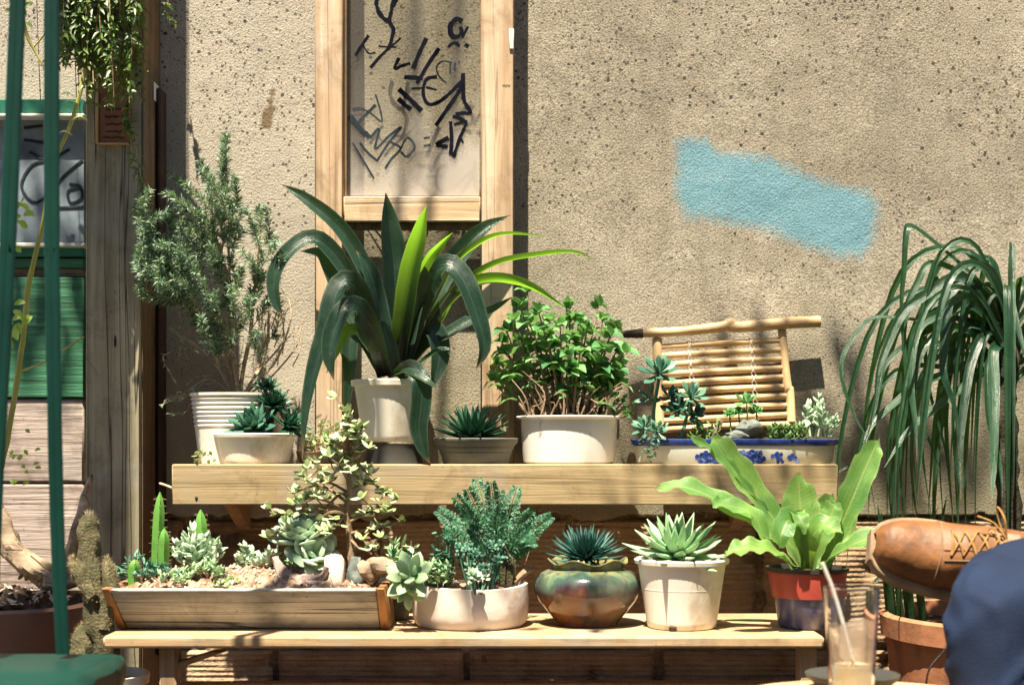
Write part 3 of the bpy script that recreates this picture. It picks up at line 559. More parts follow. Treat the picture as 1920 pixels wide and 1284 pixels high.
# ---- big bromeliad in white pot (upper shelf) ----
yB = -.165
root = thing('bromeliad_plant', P(737, 828, yB), 'large dark strap leaved plant in a tapered white pot before the tall frame', 'potted plant')
a = MB(); z0 = PZ(828, yB); h = PZ(713, yB)-z0
a.lathe(pot_profile(L(54, yB), L(70, yB), h, L(6, yB), L(12, yB)), (PX(735, yB), yB, z0), 48); a.build('pot', M['white_plastic'], root)
soil_disc((PX(735, yB), yB, z0+h-.012), L(67, yB)).build('soil', M['soil'], root)
BL = [ # width px, fold, [(px,py,y)...] from base to tip, normal
 (34, .35, [(733, 700, -.165), (722, 620, -.15), (690, 520, -.14), (640, 432, -.15), (575, 375, -.16), (527, 346, -.16)], (.3, -1, .3)),
 (34, .3, [(728, 700, -.17), (700, 610, -.19), (655, 515, -.20), (612, 460, -.21), (580, 448, -.22), (545, 470, -.23), (520, 505, -.235), (513, 540, -.24), (520, 575, -.24), (530, 592, -.24)], (-.2, -1, .5)),
 (30, .3, [(732, 700, -.15), (690, 640, -.13), (645, 570, -.12), (622, 515, -.12), (600, 475, -.125), (562, 472, -.13)], (.3, -1, .3)),
 (48, .25, [(725, 705, -.18), (700, 620, -.22), (675, 550, -.24), (648, 528, -.25), (628, 560, -.26), (614, 620, -.265), (592, 690, -.262), (575, 770, -.262), (567, 862, -.262)], (-.4, -1, .3)),
 (42, .3, [(725, 705, -.19), (703, 630, -.24), (672, 578, -.265), (645, 585, -.28), (625, 625, -.285), (618, 670, -.29), (626, 712, -.29)], (-.3, -1, .5)),
 (36, .25, [(722, 705, -.14), (695, 650, -.115), (672, 615, -.12), (657, 640, -.125), (655, 700, -.13), (648, 795, -.13)], (0, -1, .2)),
 (34, .3, [(728, 700, -.18), (705, 650, -.21), (680, 612, -.225), (665, 590, -.23)], (0, -1, .4)),
 (52, .4, [(738, 700, -.15), (742, 600, -.13), (738, 500, -.13), (730, 430, -.135), (723, 362, -.14)], (.15, -1, .1)),
 (41, .3, [(742, 702, -.17), (755, 610, -.19), (768, 520, -.20), (786, 445, -.2), (800, 386, -.19)], (-.1, -1, .0)),
 (22, .4, [(745, 700, -.16), (765, 600, -.16), (782, 530, -.165), (800, 490, -.17), (825, 460, -.17), (849, 436, -.17)], (.5, -1, .3)),
 (42, .35, [(746, 702, -.16), (780, 620, -.14), (820, 540, -.125), (862, 478, -.12), (905, 432, -.12), (958, 404, -.12)], (.3, -1, .6)),
 (17, .4, [(748, 702, -.16), (800, 590, -.14), (845, 505, -.13), (890, 463, -.14), (945, 440, -.15), (1032, 444, -.16)], (.1, -1, .6)),
 (18, .4, [(750, 702, -.16), (810, 610, -.15), (868, 535, -.15), (930, 496, -.16), (1005, 480, -.17), (1075, 474, -.18), (1117, 489, -.18)], (.1, -1, .7)),
 (30, .3, [(750, 702, -.17), (800, 620, -.15), (850, 555, -.13), (895, 530, -.13), (945, 525, -.14), (1000, 540, -.15), (1060, 577, -.15)], (.1, -1, .5)),
 (46, .25, [(748, 702, -.18), (775, 610, -.20), (805, 525, -.22), (838, 498, -.24), (868, 525, -.25), (892, 585, -.26), (908, 650, -.265), (893, 692, -.265)], (.4, -1, .4)),
 (30, .35, [(748, 704, -.17), (790, 655, -.17), (840, 628, -.18), (885, 602, -.18), (925, 582, -.18), (962, 556, -.18)], (0, -1, .7)),
 (44, .2, [(750, 704, -.19), (768, 655, -.22), (795, 622, -.25), (815, 622, -.27), (824, 660, -.28), (818, 700, -.285), (808, 728, -.285)], (.2, -1, .2)),
 (38, .2, [(745, 706, -.2), (768, 690, -.24), (788, 710, -.27), (790, 755, -.272), (785, 800, -.272), (793, 840, -.272), (806, 868, -.2715)], (.2, -1, .1)),
 (20, .3, [(738, 704, -.21), (765, 698, -.25), (795, 712, -.275), (822, 731, -.28)], (.1, -1, .8)),
 (44, .35, [(742, 704, -.18), (760, 640, -.19), (775, 570, -.2), (800, 520, -.2), (815, 500, -.2)], (-.1, -1, 0)),
 (28, .3, [(735, 705, -.18), (712, 668, -.2), (690, 640, -.21), (672, 622, -.215), (648, 625, -.22), (630, 660, -.22), (612, 700, -.22)], (.2, -1, .5)),
 (20, .3, [(745, 705, -.18), (790, 665, -.16), (825, 600, -.14), (850, 560, -.135), (878, 545, -.13)], (.2, -1, .5)),
 (26, .3, [(742, 705, -.19), (735, 660, -.21), (722, 620, -.22), (712, 600, -.22)], (.1, -1, .2)),
 (24, .3, [(748, 706, -.19), (785, 685, -.22), (820, 660, -.24), (850, 655, -.25)], (.1, -.6, 1)),
 (34, .3, [(742, 706, -.17), (724, 640, -.165), (708, 560, -.16), (690, 500, -.16), (668, 470, -.16)], (.1, -1, .3)),
 (40, .3, [(745, 706, -.17), (770, 640, -.165), (800, 570, -.16), (822, 530, -.16)], (.1, -1, .3))]
a = MB(); ay = MB()
YG = {8: -.36, 9: -.30, 11: -.22, 12: -.26, 13: -.24, 16: -.2}
for i, (w_, fo, pts, N) in enumerate(BL):
    if i in YG: n_ = len(pts)-1; pts = [(x, yy, -.17+(YG[i]+.17)*(k/n_)**1.2) for k, (x, yy, z) in enumerate(pts)]
    if i in (11, 12, 13, 21): N = (N[0], .5, 1)
    (ay if i in (8, 9, 11, 12, 13, 21, 20) else a).leaf([P(*p) for p in pts], L(w_, -.17)*.97, (.72, .85, .95, 1, .97, .85, .55, .03), V(N), 24, fo*1.45, 7, U(-.35, .35))
a.build('leaves', M['brom'], root); ay.build('backlit_leaves', M['brom_backlit'], root)  # second mesh holds the leaves coloured as if lit from behind
a = MB(); z1 = PZ(868, yB); a.lathe([(0, 0), (L(56, yB), 0), (L(50, yB), .03), (L(52, yB), .037), (0, .038)], (PX(738, yB), yB, z1-.001), 36)
one('upturned_pot', a, M['black_plastic'], (PX(738, yB), yB, z1), 'dark grey upturned pot under the large strap leaved plant', 'pot')
# ---- rosemary in ribbed pot ----
yR = -.13
root = thing('rosemary_bush', P(430, 868, yR), 'tall straggling rosemary bush in a ribbed white pot beside the timber post', 'potted plant')
h = PZ(738, yR)-PZ(868, yR); r1 = L(88, yR); r0 = L(72, yR); pr = [(0, 0), (r0, 0)]
for i in range(1, 9): t = i/16; pr.append((r0+(r1-r0)*t, h*t))
for i in range(30): t = .52+.44*i/30; pr.append((r0+(r1-r0)*t+.0016*math.sin(i/30*7*2*math.pi), h*t))
pr += [(r1+.002, h*.965), (r1+.002, h), (r1-.004, h), (r1-.006, h-.04)]
a = MB(); a.lathe(pr, (PX(447, yR), yR, PZ(868, yR)), 48); a.build('pot', M['white_plastic'], root)
soil_disc((PX(447, yR), yR, PZ(868, yR)+h-.022), r1-.006).build('soil', M['soil'], root)
tw = MB(); nd = MB(); nodes = []
trunks = [([(450, 752), (445, 715), (425, 640), (395, 560), (355, 470)], .0055), ([(450, 752), (455, 700), (470, 620), (480, 520), (488, 440)], .0045), ([(450, 752), (440, 690), (432, 600), (430, 500), (425, 400)], .0045),
 ([(452, 750), (480, 700), (500, 650), (505, 560), (510, 480)], .0035), ([(448, 745), (430, 690), (390, 610), (330, 560), (290, 520)], .003), ([(452, 748), (485, 712), (520, 672), (545, 600), (542, 560)], .003), ([(452, 748), (500, 715), (545, 665), (566, 632)], .0022), ([(455, 740), (490, 690), (530, 640), (528, 590)], .0025), ([(440, 745), (415, 700), (395, 640), (375, 600)], .0025), ([(446, 748), (408, 690), (372, 650), (318, 615)], .0018), ([(446, 750), (410, 720), (385, 712), (345, 738), (302, 760)], .0022), ([(430, 520), (415, 470), (432, 430), (424, 400)], .003)]
for i, (pts, r) in enumerate(trunks):
    pp = [P(x, yy, yR+.03*math.sin(i*2.1+k*.6)*(k/4)) for k, (x, yy) in enumerate(pts)]
    tw.tube(pp, [r, r*.8, r*.35], 7, wob=.4); sp = spline(pp, 24); nodes += sp[8:]
def sprig(nd, tw, p0, p1, nn, ll, bend=.02, wd=.0022, r=.0011):
    mid = (p0+p1)/2+V((U(-1, 1), U(-1, 1), U(-1, 1)))*bend; sp = spline([p0, mid, p1], 12); tw.tube([p0, mid, p1], [r, r*.5], 5, 6)
    for i in range(nn):
        t = U(.12, 1.0)**.8; u = t*12; k = min(int(u), 11); c = sp[k].lerp(sp[k+1], u-k); T = (sp[k+1]-sp[k]).normalized(); A = T.orthogonal().normalized(); A = Matrix.Rotation(U(0, 6.28), 3, T)@A
        d = (A*U(.7, 1.0)+T*U(.35, 1.1)).normalized(); l = ll*U(.65, 1.1)*(1-.35*t*t); s_ = d.cross(V((U(-1, 1), U(-1, 1), U(-1, 1)))).normalized()*wd*.5; m_ = c+d*l*.5+T*l*.04; e = c+d*l+V((0, 0, -.12*l))
        b = len(nd.v); nd.v += [c-s_*.6, c+s_*.6, m_-s_, m_+s_, e]; nd.f += [(b, b+1, b+3, b+2), (b+2, b+3, b+4)]
tips = [(412, 252), (424, 262), (376, 300), (382, 318), (330, 328), (345, 345), (302, 362), (275, 358), (258, 372), (486, 392), (520, 448), (466, 430), (448, 330), (352, 392), (395, 350), (320, 392), (262, 412), (270, 455), (280, 500), (296, 530), (372, 420), (410, 380), (440, 420), (300, 440), (330, 470), (360, 480), (392, 460), (420, 480), (452, 500), (488, 470), (508, 500), (522, 480), (345, 540), (375, 540), (405, 545), (440, 560), (470, 560), (500, 560), (460, 600), (425, 610), (385, 590), (310, 480), (340, 430), (290, 395), (318, 420), (300, 500), (330, 510), (362, 510), (350, 450), (460, 470), (475, 520), (420, 530), (520, 560), (485, 620), (360, 585), (405, 420), (436, 380), (455, 390)]
tips += [(U(252, 345), U(372, 535)) for _ in range(22)]
for i in range(len(tips)):
    x, yy = tips[i]
    for rep in range(1+(i%3==0)):
        yo = yR-.07+U(-.06, .06)+(-.03 if x < 330 else 0); tip = P(x+U(-9, 9)*(1+rep), yy+U(-5, 14)*rep, min(yo, -.04)); best = min(nodes, key=lambda q: (q-(tip+V((.02*(1 if x < 400 else -1), .02, -.07)))).length)
        d = tip-best
        if d.length > .13: best = tip-d*(.13/d.length)
        sprig(nd, tw, best, tip, 150, .024, .02, .0021)
for i in range(26):   # thin sprays low on the bush and the drooping dry side twigs
    bpt = R.choice(nodes); x, yy = U(330, 540), U(600, 720); t_ = P(x, yy, yR+U(-.05, .04)); sprig(nd, tw, bpt if (bpt-t_).length < .12 else t_+V((U(-.03, .03), 0, .06)), t_, 22, .010, .02, .0014, .0008)
for x, yy in ((302, 762), (318, 748), (335, 752), (350, 722), (330, 735), (312, 775), (360, 735), (318, 612), (332, 628)):
    sprig(nd, tw, P(x+45, yy-18 if yy > 650 else yy+30, yR-.02), P(x, yy, yR-.04), 34, .010, .01, .0014, .0008)
for i in range(14):
    q = P(U(480, 560), U(600, 690), yR+U(-.03, .03)); tw.tube([q, q+V((U(.0, .02), 0, U(.02, .05))), q+V((U(.005, .035), 0, U(.04, .08)))], [.0014, .0006], 5)
tw.build('branches', M['bark_pale'], root); nd.build('needles', M['rosemary'], root, False)

# ---- echeveria in white bowl pot ----
yE = -.19
root = thing('potted_succulent', P(480, 868, yE), 'blue green rosette succulent in a wide white bowl pot, in front of the ribbed pot', 'potted plant')
h = PZ(812, yE)-PZ(869, yE); a = MB(); a.lathe(pot_profile(L(62, yE), L(72, yE), h, L(6, yE), L(8, yE)), (PX(480, yE), yE, PZ(869, yE)), 48); a.build('pot', M['white_plastic'], root)
soil_disc((PX(480, yE), yE, PZ(818, yE)), L(69, yE)).build('soil', M['soil'], root)
a = MB(); a.rosette(P(470, 796, yE-.02), (-.1, -.75, .7), 34, L(62, yE), .021, .009, 80, -5)
a.build('front_rosette', M['echev'], root)
a = MB(); a.rosette(P(512, 755, yE+.0), (.25, -.3, .9), 38, L(52, yE), .015, .007, 80, -5, prof=(.5, .8, 1, .9, .5, 0)); a.rosette(P(545, 795, yE-.01), (.6, -.5, .7), 34, L(48, yE), .013, .006, 80, -5, prof=(.5, .8, 1, .9, .5, 0)); a.rosette(P(500, 725, yE+.01), (0, -.3, .9), 24, L(34, yE), .012, .006, 80, 0, prof=(.5, .8, 1, .9, .5, 0))
a.tube([P(505, 815, yE), P(508, 790, yE), P(512, 758, yE)], .006, 7); a.tube([P(530, 815, yE), P(540, 800, yE-.01)], .006, 7); a.build('rear_rosettes', M['agave'], root)
# small scrap plant and flat tray
root = thing('shallow_tray', P(602, 868, -.17), 'shallow weathered grey clay tray with sprouting seedlings, between two white pots', 'planter')
a = MB(); yy = -.16; a.lathe(pot_profile(L(40, yy), L(48, yy), PZ(846, yy)-PZ(869, yy), 0, 0, .006), (PX(603, yy), yy, PZ(869, yy)), 36); a.build('tray', m_mottle('weathered tray clay', [(.3, (.16, .11, .07)), (.7, (.34, .27, .2))], 16, .8, .4), root)
soil_disc((PX(603, yy), yy, PZ(850, yy)), L(43, yy)).build('soil', M['pale_soil'], root)
a = MB(); s_ = MB()
for i in range(26):
    q = P(U(575, 640), 849, yy+U(-.03, .03)); t_ = q+V((U(-.015, .015), U(-.01, .01), U(.008, .06))); s_.tube([q, t_], .0009, 5)
    for k in range(3): d = V((U(-1, 1), U(-1, .3), U(-.2, .8))); a.fat(t_-V((0, 0, .008*k)), d, .011, .009, .004, (0, 0, 1))
a.build('leaves', M['jade'], root); s_.build('stems', M['bark_pale'], root)
# sprouts behind the board at left
sp_ = MB()
for i in range(22):
    q = P(U(362, 402), U(845, 872), -.245+U(-.02, .01)); d = V((U(-1, 1), U(-1, 0), U(-.3, .8))); sp_.fat(q, d, .011, .007, .003, (0, 0, 1))
one('trailing_sprout', sp_, M['jade'], P(380, 870, -.24), 'little pale green sprout trailing over the left end of the upper shelf', 'plant')
# ---- agave in dark bowl ----
yA = -.19
root = thing('potted_succulent', P(890, 868, yA), 'dark green pointed rosette succulent in a low grey clay bowl', 'potted plant')
h = PZ(821, yA)-PZ(869, yA); a = MB(); r1 = L(78, yA)
a.lathe([(0, 0), (r1*.78, 0), (r1*.84, h*.35), (r1*.87, h*.42), (r1*.86, h*.45), (r1*.93, h*.7), (r1*1.0, h*.8), (r1*1.02, h*.97), (r1, h), (r1*.94, h), (r1*.92, h-.02)], (PX(892, yA), yA, PZ(869, yA)), 44); a.build('bowl', M['grey_clay'], root)
soil_disc((PX(892, yA), yA, PZ(826, yA)), r1*.94).build('soil', M['soil'], root)
a = MB(); a.rosette(P(887, 812, yA-.005), (0, -.22, 1), 52, L(84, yA), .017, .008, 82, 2, .5, .1, (.55, .9, 1, .8, .45, 0)); a.build('rosette', M['agave'], root)
# ---- mint in enamel basin ----
yM = -.145
root = thing('mint_plant', P(1068, 868, yM), 'bushy bright green mint with woody stems in a chipped white enamel basin', 'potted plant')
h = PZ(781, yM)-PZ(869, yM); a = MB(); r1 = L(92, yM)
a.lathe([(0, 0), (r1*.86, 0), (r1*.93, .004), (r1*.945, h*.2), (r1*.975, h*.7), (r1*.98, h-.006), (r1*1.06, h-.004), (r1*1.085, h-.001), (r1*1.06, h+.001), (r1*.97, h), (r1*.955, h-.05)], (PX(1067, yM), yM, PZ(869, yM)), 56)
a.build('basin', M['white_enamel'], root); soil_disc((PX(1067, yM), yM, PZ(786, yM)), r1*.95, bumpy=.012).build('soil', M['soil'], root)
st = MB(); lf = MB()
def mint_stem(b, t, n=4, sz=.024, n0=.35):
    mid = b.lerp(t, .5)+V(((b.x-t.x)*.18, U(-.01, .01), -.008)); sp = spline([b, mid, t], 10); st.tube([b, mid, t], [.0028, .0014], 6, 8, wob=.5)
    for i in range(n):
        f = n0+(1-n0)*i/(n-1) if n > 1 else 1; u = f*10; k = min(int(u), 9); c = sp[k].lerp(sp[k+1], u-k); T = (sp[k+1]-sp[k]).normalized(); A = Matrix.Rotation(i*1.57+U(-.4, .4), 3, T)@T.orthogonal().normalized(); s = sz*(1.05-.35*f)*U(.8, 1.15)
        for q in (A, -A):
            d = (q+T*U(.1, .6)).normalized(); e = c+d*s*1.15+V((0, 0, -.2*s)); m_ = c+d*s*.6+V((0, 0, .1*s)); lf.leaf([c, c+d*s*.15, m_, e], s*.86, (.12, .5, .95, 1, .85, .5, .06), (T+V((0, -.5, .3))).normalized(), 7, .3, 5)
    for j in range(5): d = V((U(-1, 1), U(-1, 1), U(.3, 1))).normalized(); lf.leaf([t, t+d*sz*.25, t+d*sz*.55], sz*.5, (.3, .9, 1, .6, .05), (d.orthogonal()), 5, .35, 3)
mt = [(985, 548), (975, 575), (962, 600), (940, 640), (930, 680), (945, 660), (990, 600), (1062, 575), (1050, 610), (1025, 630), (1040, 650), (1085, 600), (1100, 622), (1122, 572), (1130, 600), (1145, 630), (1155, 660), (1160, 690), (1150, 615), (1110, 650), (1080, 640), (1010, 620), (1005, 655), (970, 640), (1065, 665), (1120, 680), (1140, 700), (1095, 615), (1068, 600), (950, 620), (985, 660), (930, 710), (1165, 720), (1170, 660), (1030, 600), (1010, 585), (1135, 655), (1075, 690), (1050, 690), (960, 690)]
for i, (x, yy) in enumerate(mt):
    t_ = P(x, yy, yM+U(-.07, .06)); b_ = P(1067+(x-1067)*U(.2, .62), 785, yM+U(-.045, .045)); mint_stem(b_, t_, R.choice([3, 4]), U(.032, .044), .55)
for i in range(10):
    b_ = P(U(1110, 1150), 785, yM+U(-.05, .0)); t_ = P(U(1150, 1190), U(740, 780), yM+U(-.05, .0)); mint_stem(b_, t_, 2, .015, .6)
for i in range(60): b_ = P(U(985, 1150), 785, yM+U(-.06, .06)); st.tube([b_, b_+V((U(-.02, .02), U(-.01, .01), U(.02, .05))), b_+V((U(-.04, .05), U(-.02, .02), U(.02, .09)))], [.0018, .001], 5, wob=.6)
st.build('stems', M['bark'], root); lf.build('leaves', M['mint'], root)
# ---- bamboo rack ----
root = thing('bamboo_rack', P(1360, 800, -.06), 'yellow bamboo slatted rack leaning on the wall behind the blue and white tray', 'rack')
def yz(py): return -.025-.055*(py-600)/200
def PB(px, py, o=0): return P(px, py, yz(py)-o)
a = MB(); a.tube([PB(1205, 625, .012), PB(1290, 620, .012), PB(1355, 612, .012), PB(1369, 607, .012), PB(1380, 613, .012), PB(1460, 607, .012), PB(1537, 603, .012)], [.0088, .0095, .0105, .0122, .0105, .0112, .012], 14, 36, wob=.1); a.build('top_rail', M['bamboo'], root)
a = MB(); a.tube([PB(1168, 627, .012), PB(1205, 625, .012)], [.007, .0096], 12); a.build('rail_end', M['bamboo_dark'], root)
a = MB(); a.tube([PB(1232, 635), PB(1234, 700), PB(1236, 800)], [.010, .009, .0105], 12, 16, wob=.1); a.build('stile', M['bamboo'], root)
a = MB(); a.tube([PB(1466, 618), PB(1473, 690), PB(1477, 728), PB(1481, 732), PB(1484, 792)], [.0085, .008, .0095, .0085, .009], 12, 20); a.build('stile', M['bamboo'], root)
ys_l = [650, 667, 685, 702, 720, 738, 755, 772, 789, 806, 822]; ys_r = [638, 656, 673, 690, 707, 725, 742, 760, 777, 795, 812]
for i in range(10):
    a = MB(); xl_, xr_ = 1240, 1467+i*1.9; a.tube([PB(xl_, ys_l[i], -.001), PB((xl_+xr_)/2, (ys_l[i]+ys_r[i])/2-1+U(-1, 1), .0), PB(xr_, ys_r[i], -.001)], [.0062+U(-.0005, .0005), .0068, .006], 10, 14, wob=.12); a.build('slat', M['bamboo'], root)
for xq in (1293, 1409):
    a = MB()
    for i in range(9):
        f = (xq-1240)/230; yc = ys_l[i]+(ys_r[i]-ys_l[i])*f; x = xq+i*1.2
        for dx in (-4, 4): a.tube([PB(x-dx, yc-8, .004), PB(x, yc, .0085), PB(x+dx, yc+8, .004)], .0009, 5)
    a.build('lashing', M['string'], root)
# ---- blue and white oval tray ----
yC = -.15
tray = thing('ceramic_tray', P(1378, 868, yC), 'long oval grey white ceramic tray with cobalt rim and painted blue blossoms', 'planter')
h = PZ(823, yC)-PZ(868, yC); r1 = L(193, yC); sy = .46
a = MB(); a.lathe([(0, 0), (r1*.93, 0), (r1*.95, .003), (r1*.97, h*.75), (r1*.97, h*.77)], (PX(1377, yC), yC, PZ(868.5, yC)), 72, 1, sy); a.build('body', M['ceramic'], tray)
a = MB(); a.lathe([(r1*.971, h*.73), (r1*1.0, h*.8), (r1*1.015, h*.98), (r1*1.012, h*1.0), (r1*.998, h*1.008)], (PX(1377, yC), yC, PZ(868.5, yC)), 72, 1, sy); a.build('rim_band', M['bluepaint'], tray)
a = MB(); a.lathe([(r1*.998, h*1.008), (r1*.985, h*1.01), (r1*.96, h), (r1*.955, h*.7)], (PX(1377, yC), yC, PZ(868.5, yC)), 72, 1, sy); a.build('inner_lip', M['ceramic'], tray)
soil_disc((PX(1377, yC), yC, PZ(829, yC)), r1*.96, 1, sy, .008, 60, 9).build('soil', M['soil'], tray)
a = MB(); cx = PX(1377, yC); zc0 = PZ(868.5, yC)
def on_tray(px, py):
    yy = -.22
    for _ in range(6):
        x = PX(px, yy); z = PZ(py, yy); t = min(max((z-zc0)/h, 0), .75); rr = r1*(.95+.02*t/.75); u = min(abs((x-cx)/rr), .999); yy = yC-sy*rr*math.sqrt(1-u*u)-.0006
    return V((x, yy, z))
for i in range(190):
    x = R.choice([U(1305, 1350), U(1310, 1345), U(1378, 1440), U(1385, 1430), U(1370, 1470), U(1455, 1500), U(1340, 1400)]); top = {0: 848}.get(0)
    env = 846+10*(abs(x-1410)/90)**1.5 if x > 1352 else 847+10*abs(x-1328)/25; yy = U(min(env, 864), 868); q = on_tray(x, yy); k = U(.0028, .0055)
    nrm = V(((q.x-cx)/1, (q.y-yC)/sy**2, 0)).normalized(); tx = nrm.cross(V((0, 0, 1))); n = 9; ring = [q+nrm*U(0, .0006)+tx*math.cos(t_)*k*U(.8, 1.1)+V((0, 0, 1))*math.sin(t_)*k*U(.8, 1.1) for t_ in [2*math.pi*j/n for j in range(n)]]; a.cap(ring)
def m_blos():
    m = NT('painted cobalt blossom'); g_ = m.node('NewGeometry'); m.col(m.ramp(g_.outputs['Random Per Island'], [(.1, (.008, .015, .10)), (.6, (.02, .045, .19)), (1, (.12, .17, .36))])); return m.set(.25, .5)
a.build('painted_blossoms', m_blos(), tray, False)
gS = 'succulents growing in the blue and white tray'
def spoon(mb, c, ax, N, Lm, W): mb.rosette(c, ax, N, Lm, W, .005, 70, -5, .5, .15, (.3, .45, .75, 1, .95, .0))
a = MB(); st_pts = [(1232, 830), (1225, 780), (1232, 730), (1238, 697)]
a.tube([P(x, yy, -.2) for x, yy in st_pts], [.004, .003], 7); spoon(a, P(1237, 697, -.205), (0, -.6, .8), 18, .046, .017); spoon(a, P(1258, 745, -.2), (.3, -.6, .6), 11, .034, .013); spoon(a, P(1215, 745, -.19), (-.4, -.6, .5), 7, .03, .012)
one('tall_succulent', a, M['echev'], P(1232, 832, -.2), 'tallest leggy blue green succulent at the left end of the oval tray', 'succulent', gS)
a = MB(); a.tube([P(1275, 832, -.2), P(1285, 790, -.2), P(1296, 745, -.205)], [.004, .003], 7); spoon(a, P(1297, 742, -.205), (.2, -.6, .8), 16, .038, .014); spoon(a, P(1268, 768, -.21), (-.3, -.6, .5), 13, .034, .013); spoon(a, P(1300, 775, -.2), (.2, -.7, .4), 12, .03, .013)
one('bushy_succulent', a, M['echev'], P(1275, 832, -.2), 'dark leggy succulent second from the left in the oval tray, before the bamboo slats', 'succulent', gS)
a = MB(); spoon(a, P(1208, 800, -.2), (-.3, -.6, .6), 13, .03, .011); spoon(a, P(1232, 806, -.215), (0, -.7, .5), 12, .027, .010)
for i in range(46):
    q = P(1220+U(-18, 16), U(815, 862), -.232+U(-.008, 0)); a.fat(q, (U(-1, 1), U(-1, .2), U(-.8, .4)), .009, .0045, .0035, (0, 0, 1))
one('trailing_succulent', a, M['echev'], P(1220, 830, -.22), 'small succulent trailing over the left rim of the oval tray', 'succulent', gS)
a = MB(); 
for q, s in (((1400, 752), .034), ((1385, 772), .022), ((1418, 770), .022), ((1368, 775), .018)):
    c = P(*q, -.19); a.tube([P(q[0]+3, 812, -.19), c], [.0022, .0014], 5); spoon(a, c, (0, -.5, .8), 10, s*.8, .012)
one('leafy_succulent', a, M['mint'], P(1400, 812, -.19), 'little leafy green succulent behind the grey stone in the oval tray', 'succulent', gS)
a = MB()
for i in range(150):
    q = P(U(1440, 1510), U(800, 824), -.2+U(-.03, .04)); a.fat(q, (U(-1, 1), U(-1, .5), U(0, 1)), .011, .006, .004, (0, 0, 1))
one('ground_succulent', a, M['rock_moss'], P(1475, 824, -.19), 'mat of tiny dark green succulents right of the grey stone in the oval tray', 'succulent', gS)
a = MB()
for i in range(13):
    x = U(1496, 1568); c = P(x, 818, -.15+U(-.03, .03)); t_ = c+V((U(-.01, .01), U(-.01, .01), (.06 if 1510 < x < 1545 else .032)*U(.6, 1.2))); a.tube([c, t_], .0022, 6)
    for k in range(12): f = U(.2, 1); a.fat(c.lerp(t_, f), (U(-1, 1), U(-1, .6), U(.2, 1)), .017, .0085, .006, (0, 0, 1), prof=(.5, .8, 1, 1, .7, 0))
one('pale_succulent', a, M['echev_mint'], P(1530, 820, -.15), 'pale sunlit jelly bean succulent at the right end of the oval tray', 'succulent', gS)
a = MB()
for i in range(90):
    q = P(U(1295, 1350), U(790, 826), -.2+U(-.03, .03)); a.fat(q, (U(-1, 1), U(-1, .5), U(0, 1)), .009, .005, .004, (0, 0, 1))
one('moss_clump', a, M['rock_moss'], P(1320, 826, -.2), 'low yellow green clump below the middle of the bamboo slats', 'plant', gS)
a = MB(); a.rock(P(1405, 803, -.2), (.026, .018, .018), 4, 3, .4); one('grey_stone', a, M['stone_grey'], P(1405, 820, -.2), 'larger grey green stone in the middle of the oval tray', 'stone', 'stones in the oval tray', True)
a = MB(); a.rock(P(1380, 818, -.215), (.022, .013, .010), 9, 3, .4); one('flat_stone', a, M['stone_grey'], P(1380, 826, -.21), 'flatter grey stone lying at the left foot of the larger one in the oval tray', 'stone', 'stones in the oval tray', True)
a = MB(); a.tube([P(1338, 826, -.2), P(1345, 805, -.2), P(1352, 786, -.2)], [.008, .006, .005], 8, wob=.5); one('dead_stump', a, M['drift'], P(1340, 826, -.2), 'short brown stump standing left of the grey stones in the oval tray', 'stump')
# ================= WOODEN TROUGH (lower left) =================
tr = thing('wooden_trough', P(460, 1165, -.44), 'long weathered grey wooden trough with orange end boards full of dry soil', 'planter')
yf, yk = -.545, -.335; zt_ = PZ(1106, yf); z0 = zb+.001; xl0, xl1 = PX(203, yf), PX(236, yf+.05); xr0, xr1 = PX(704, yf), PX(706, yf+.05)
a = MB(); a.hull([(xl0+.002, yf, zt_), (xr0, yf, zt_), (xl0+.002, yf+.016, zt_+.002), (xr0, yf+.016, zt_+.002), (xl1+.002, yf+.05, z0), (xr1+.006, yf+.05, z0), (xl1+.002, yf+.066, z0), (xr1+.006, yf+.066, z0)], .0015); a.build('front_board', M['grey_wood'], tr)
a = MB(); a.hull([(xl0+.002, yk, zt_), (xr0, yk, zt_), (xl0+.002, yk-.014, zt_), (xr0, yk-.014, zt_), (xl1+.01, yk-.04, z0), (xr1+.006, yk-.04, z0), (xl1+.01, yk-.054, z0), (xr1+.006, yk-.054, z0)], .0015); a.build('back_board', M['grey_wood'], tr)
a = MB(); a.hull([(xl0+dx, y_, zt_+.003) for dx in (-.012, .001) for y_ in (yf-.002, yk+.002)]+[(xl1+dx, y_, z0) for dx in (-.012, .001) for y_ in (yf+.046, yk-.036)], .0015); a.build('end_board', M['end_wood'], tr)
a = MB(); a.hull([(xr0+dx, y_, zt_+.003) for dx in (.001, .014) for y_ in (yf-.002, yk+.002)]+[(xr1+dx+.006, y_, z0) for dx in (.001, .016) for y_ in (yf+.046, yk-.036)], .0015); a.build('end_board', M['end_wood'], tr)
a = MB(); rows = []
for i in range(41):
    rw = []
    for j in range(121):
        x = xl0+(xr0-xl0)*j/120; y = yf+.012+(yk-yf-.024)*i/40; e = min(i, 40-i)/40; ex = min(j, 120-j)/120
        rw.append(V((x, y, zt_-.006+.030*min(1, e*3)*min(1, ex*5)*(.5+.9*i/40)+.007*noise.noise(V((x*55, y*55, 0)))+.004*noise.noise(V((x*150, y*150, 1))))))
    rows.append(rw)
a.grid(rows); a.build('soil', M['pale_soil'], tr)
def soilz(x, y):
    i = (y-yf-.012)/(yk-yf-.024)*40; e = min(i, 40-i)/40; j = (x-xl0)/(xr0-xl0)*120; ex = min(j, 120-j)/120
    return zt_-.006+.030*min(1, max(e, 0)*3)*min(1, max(ex, 0)*5)*(.5+.9*i/40)
a = MB()
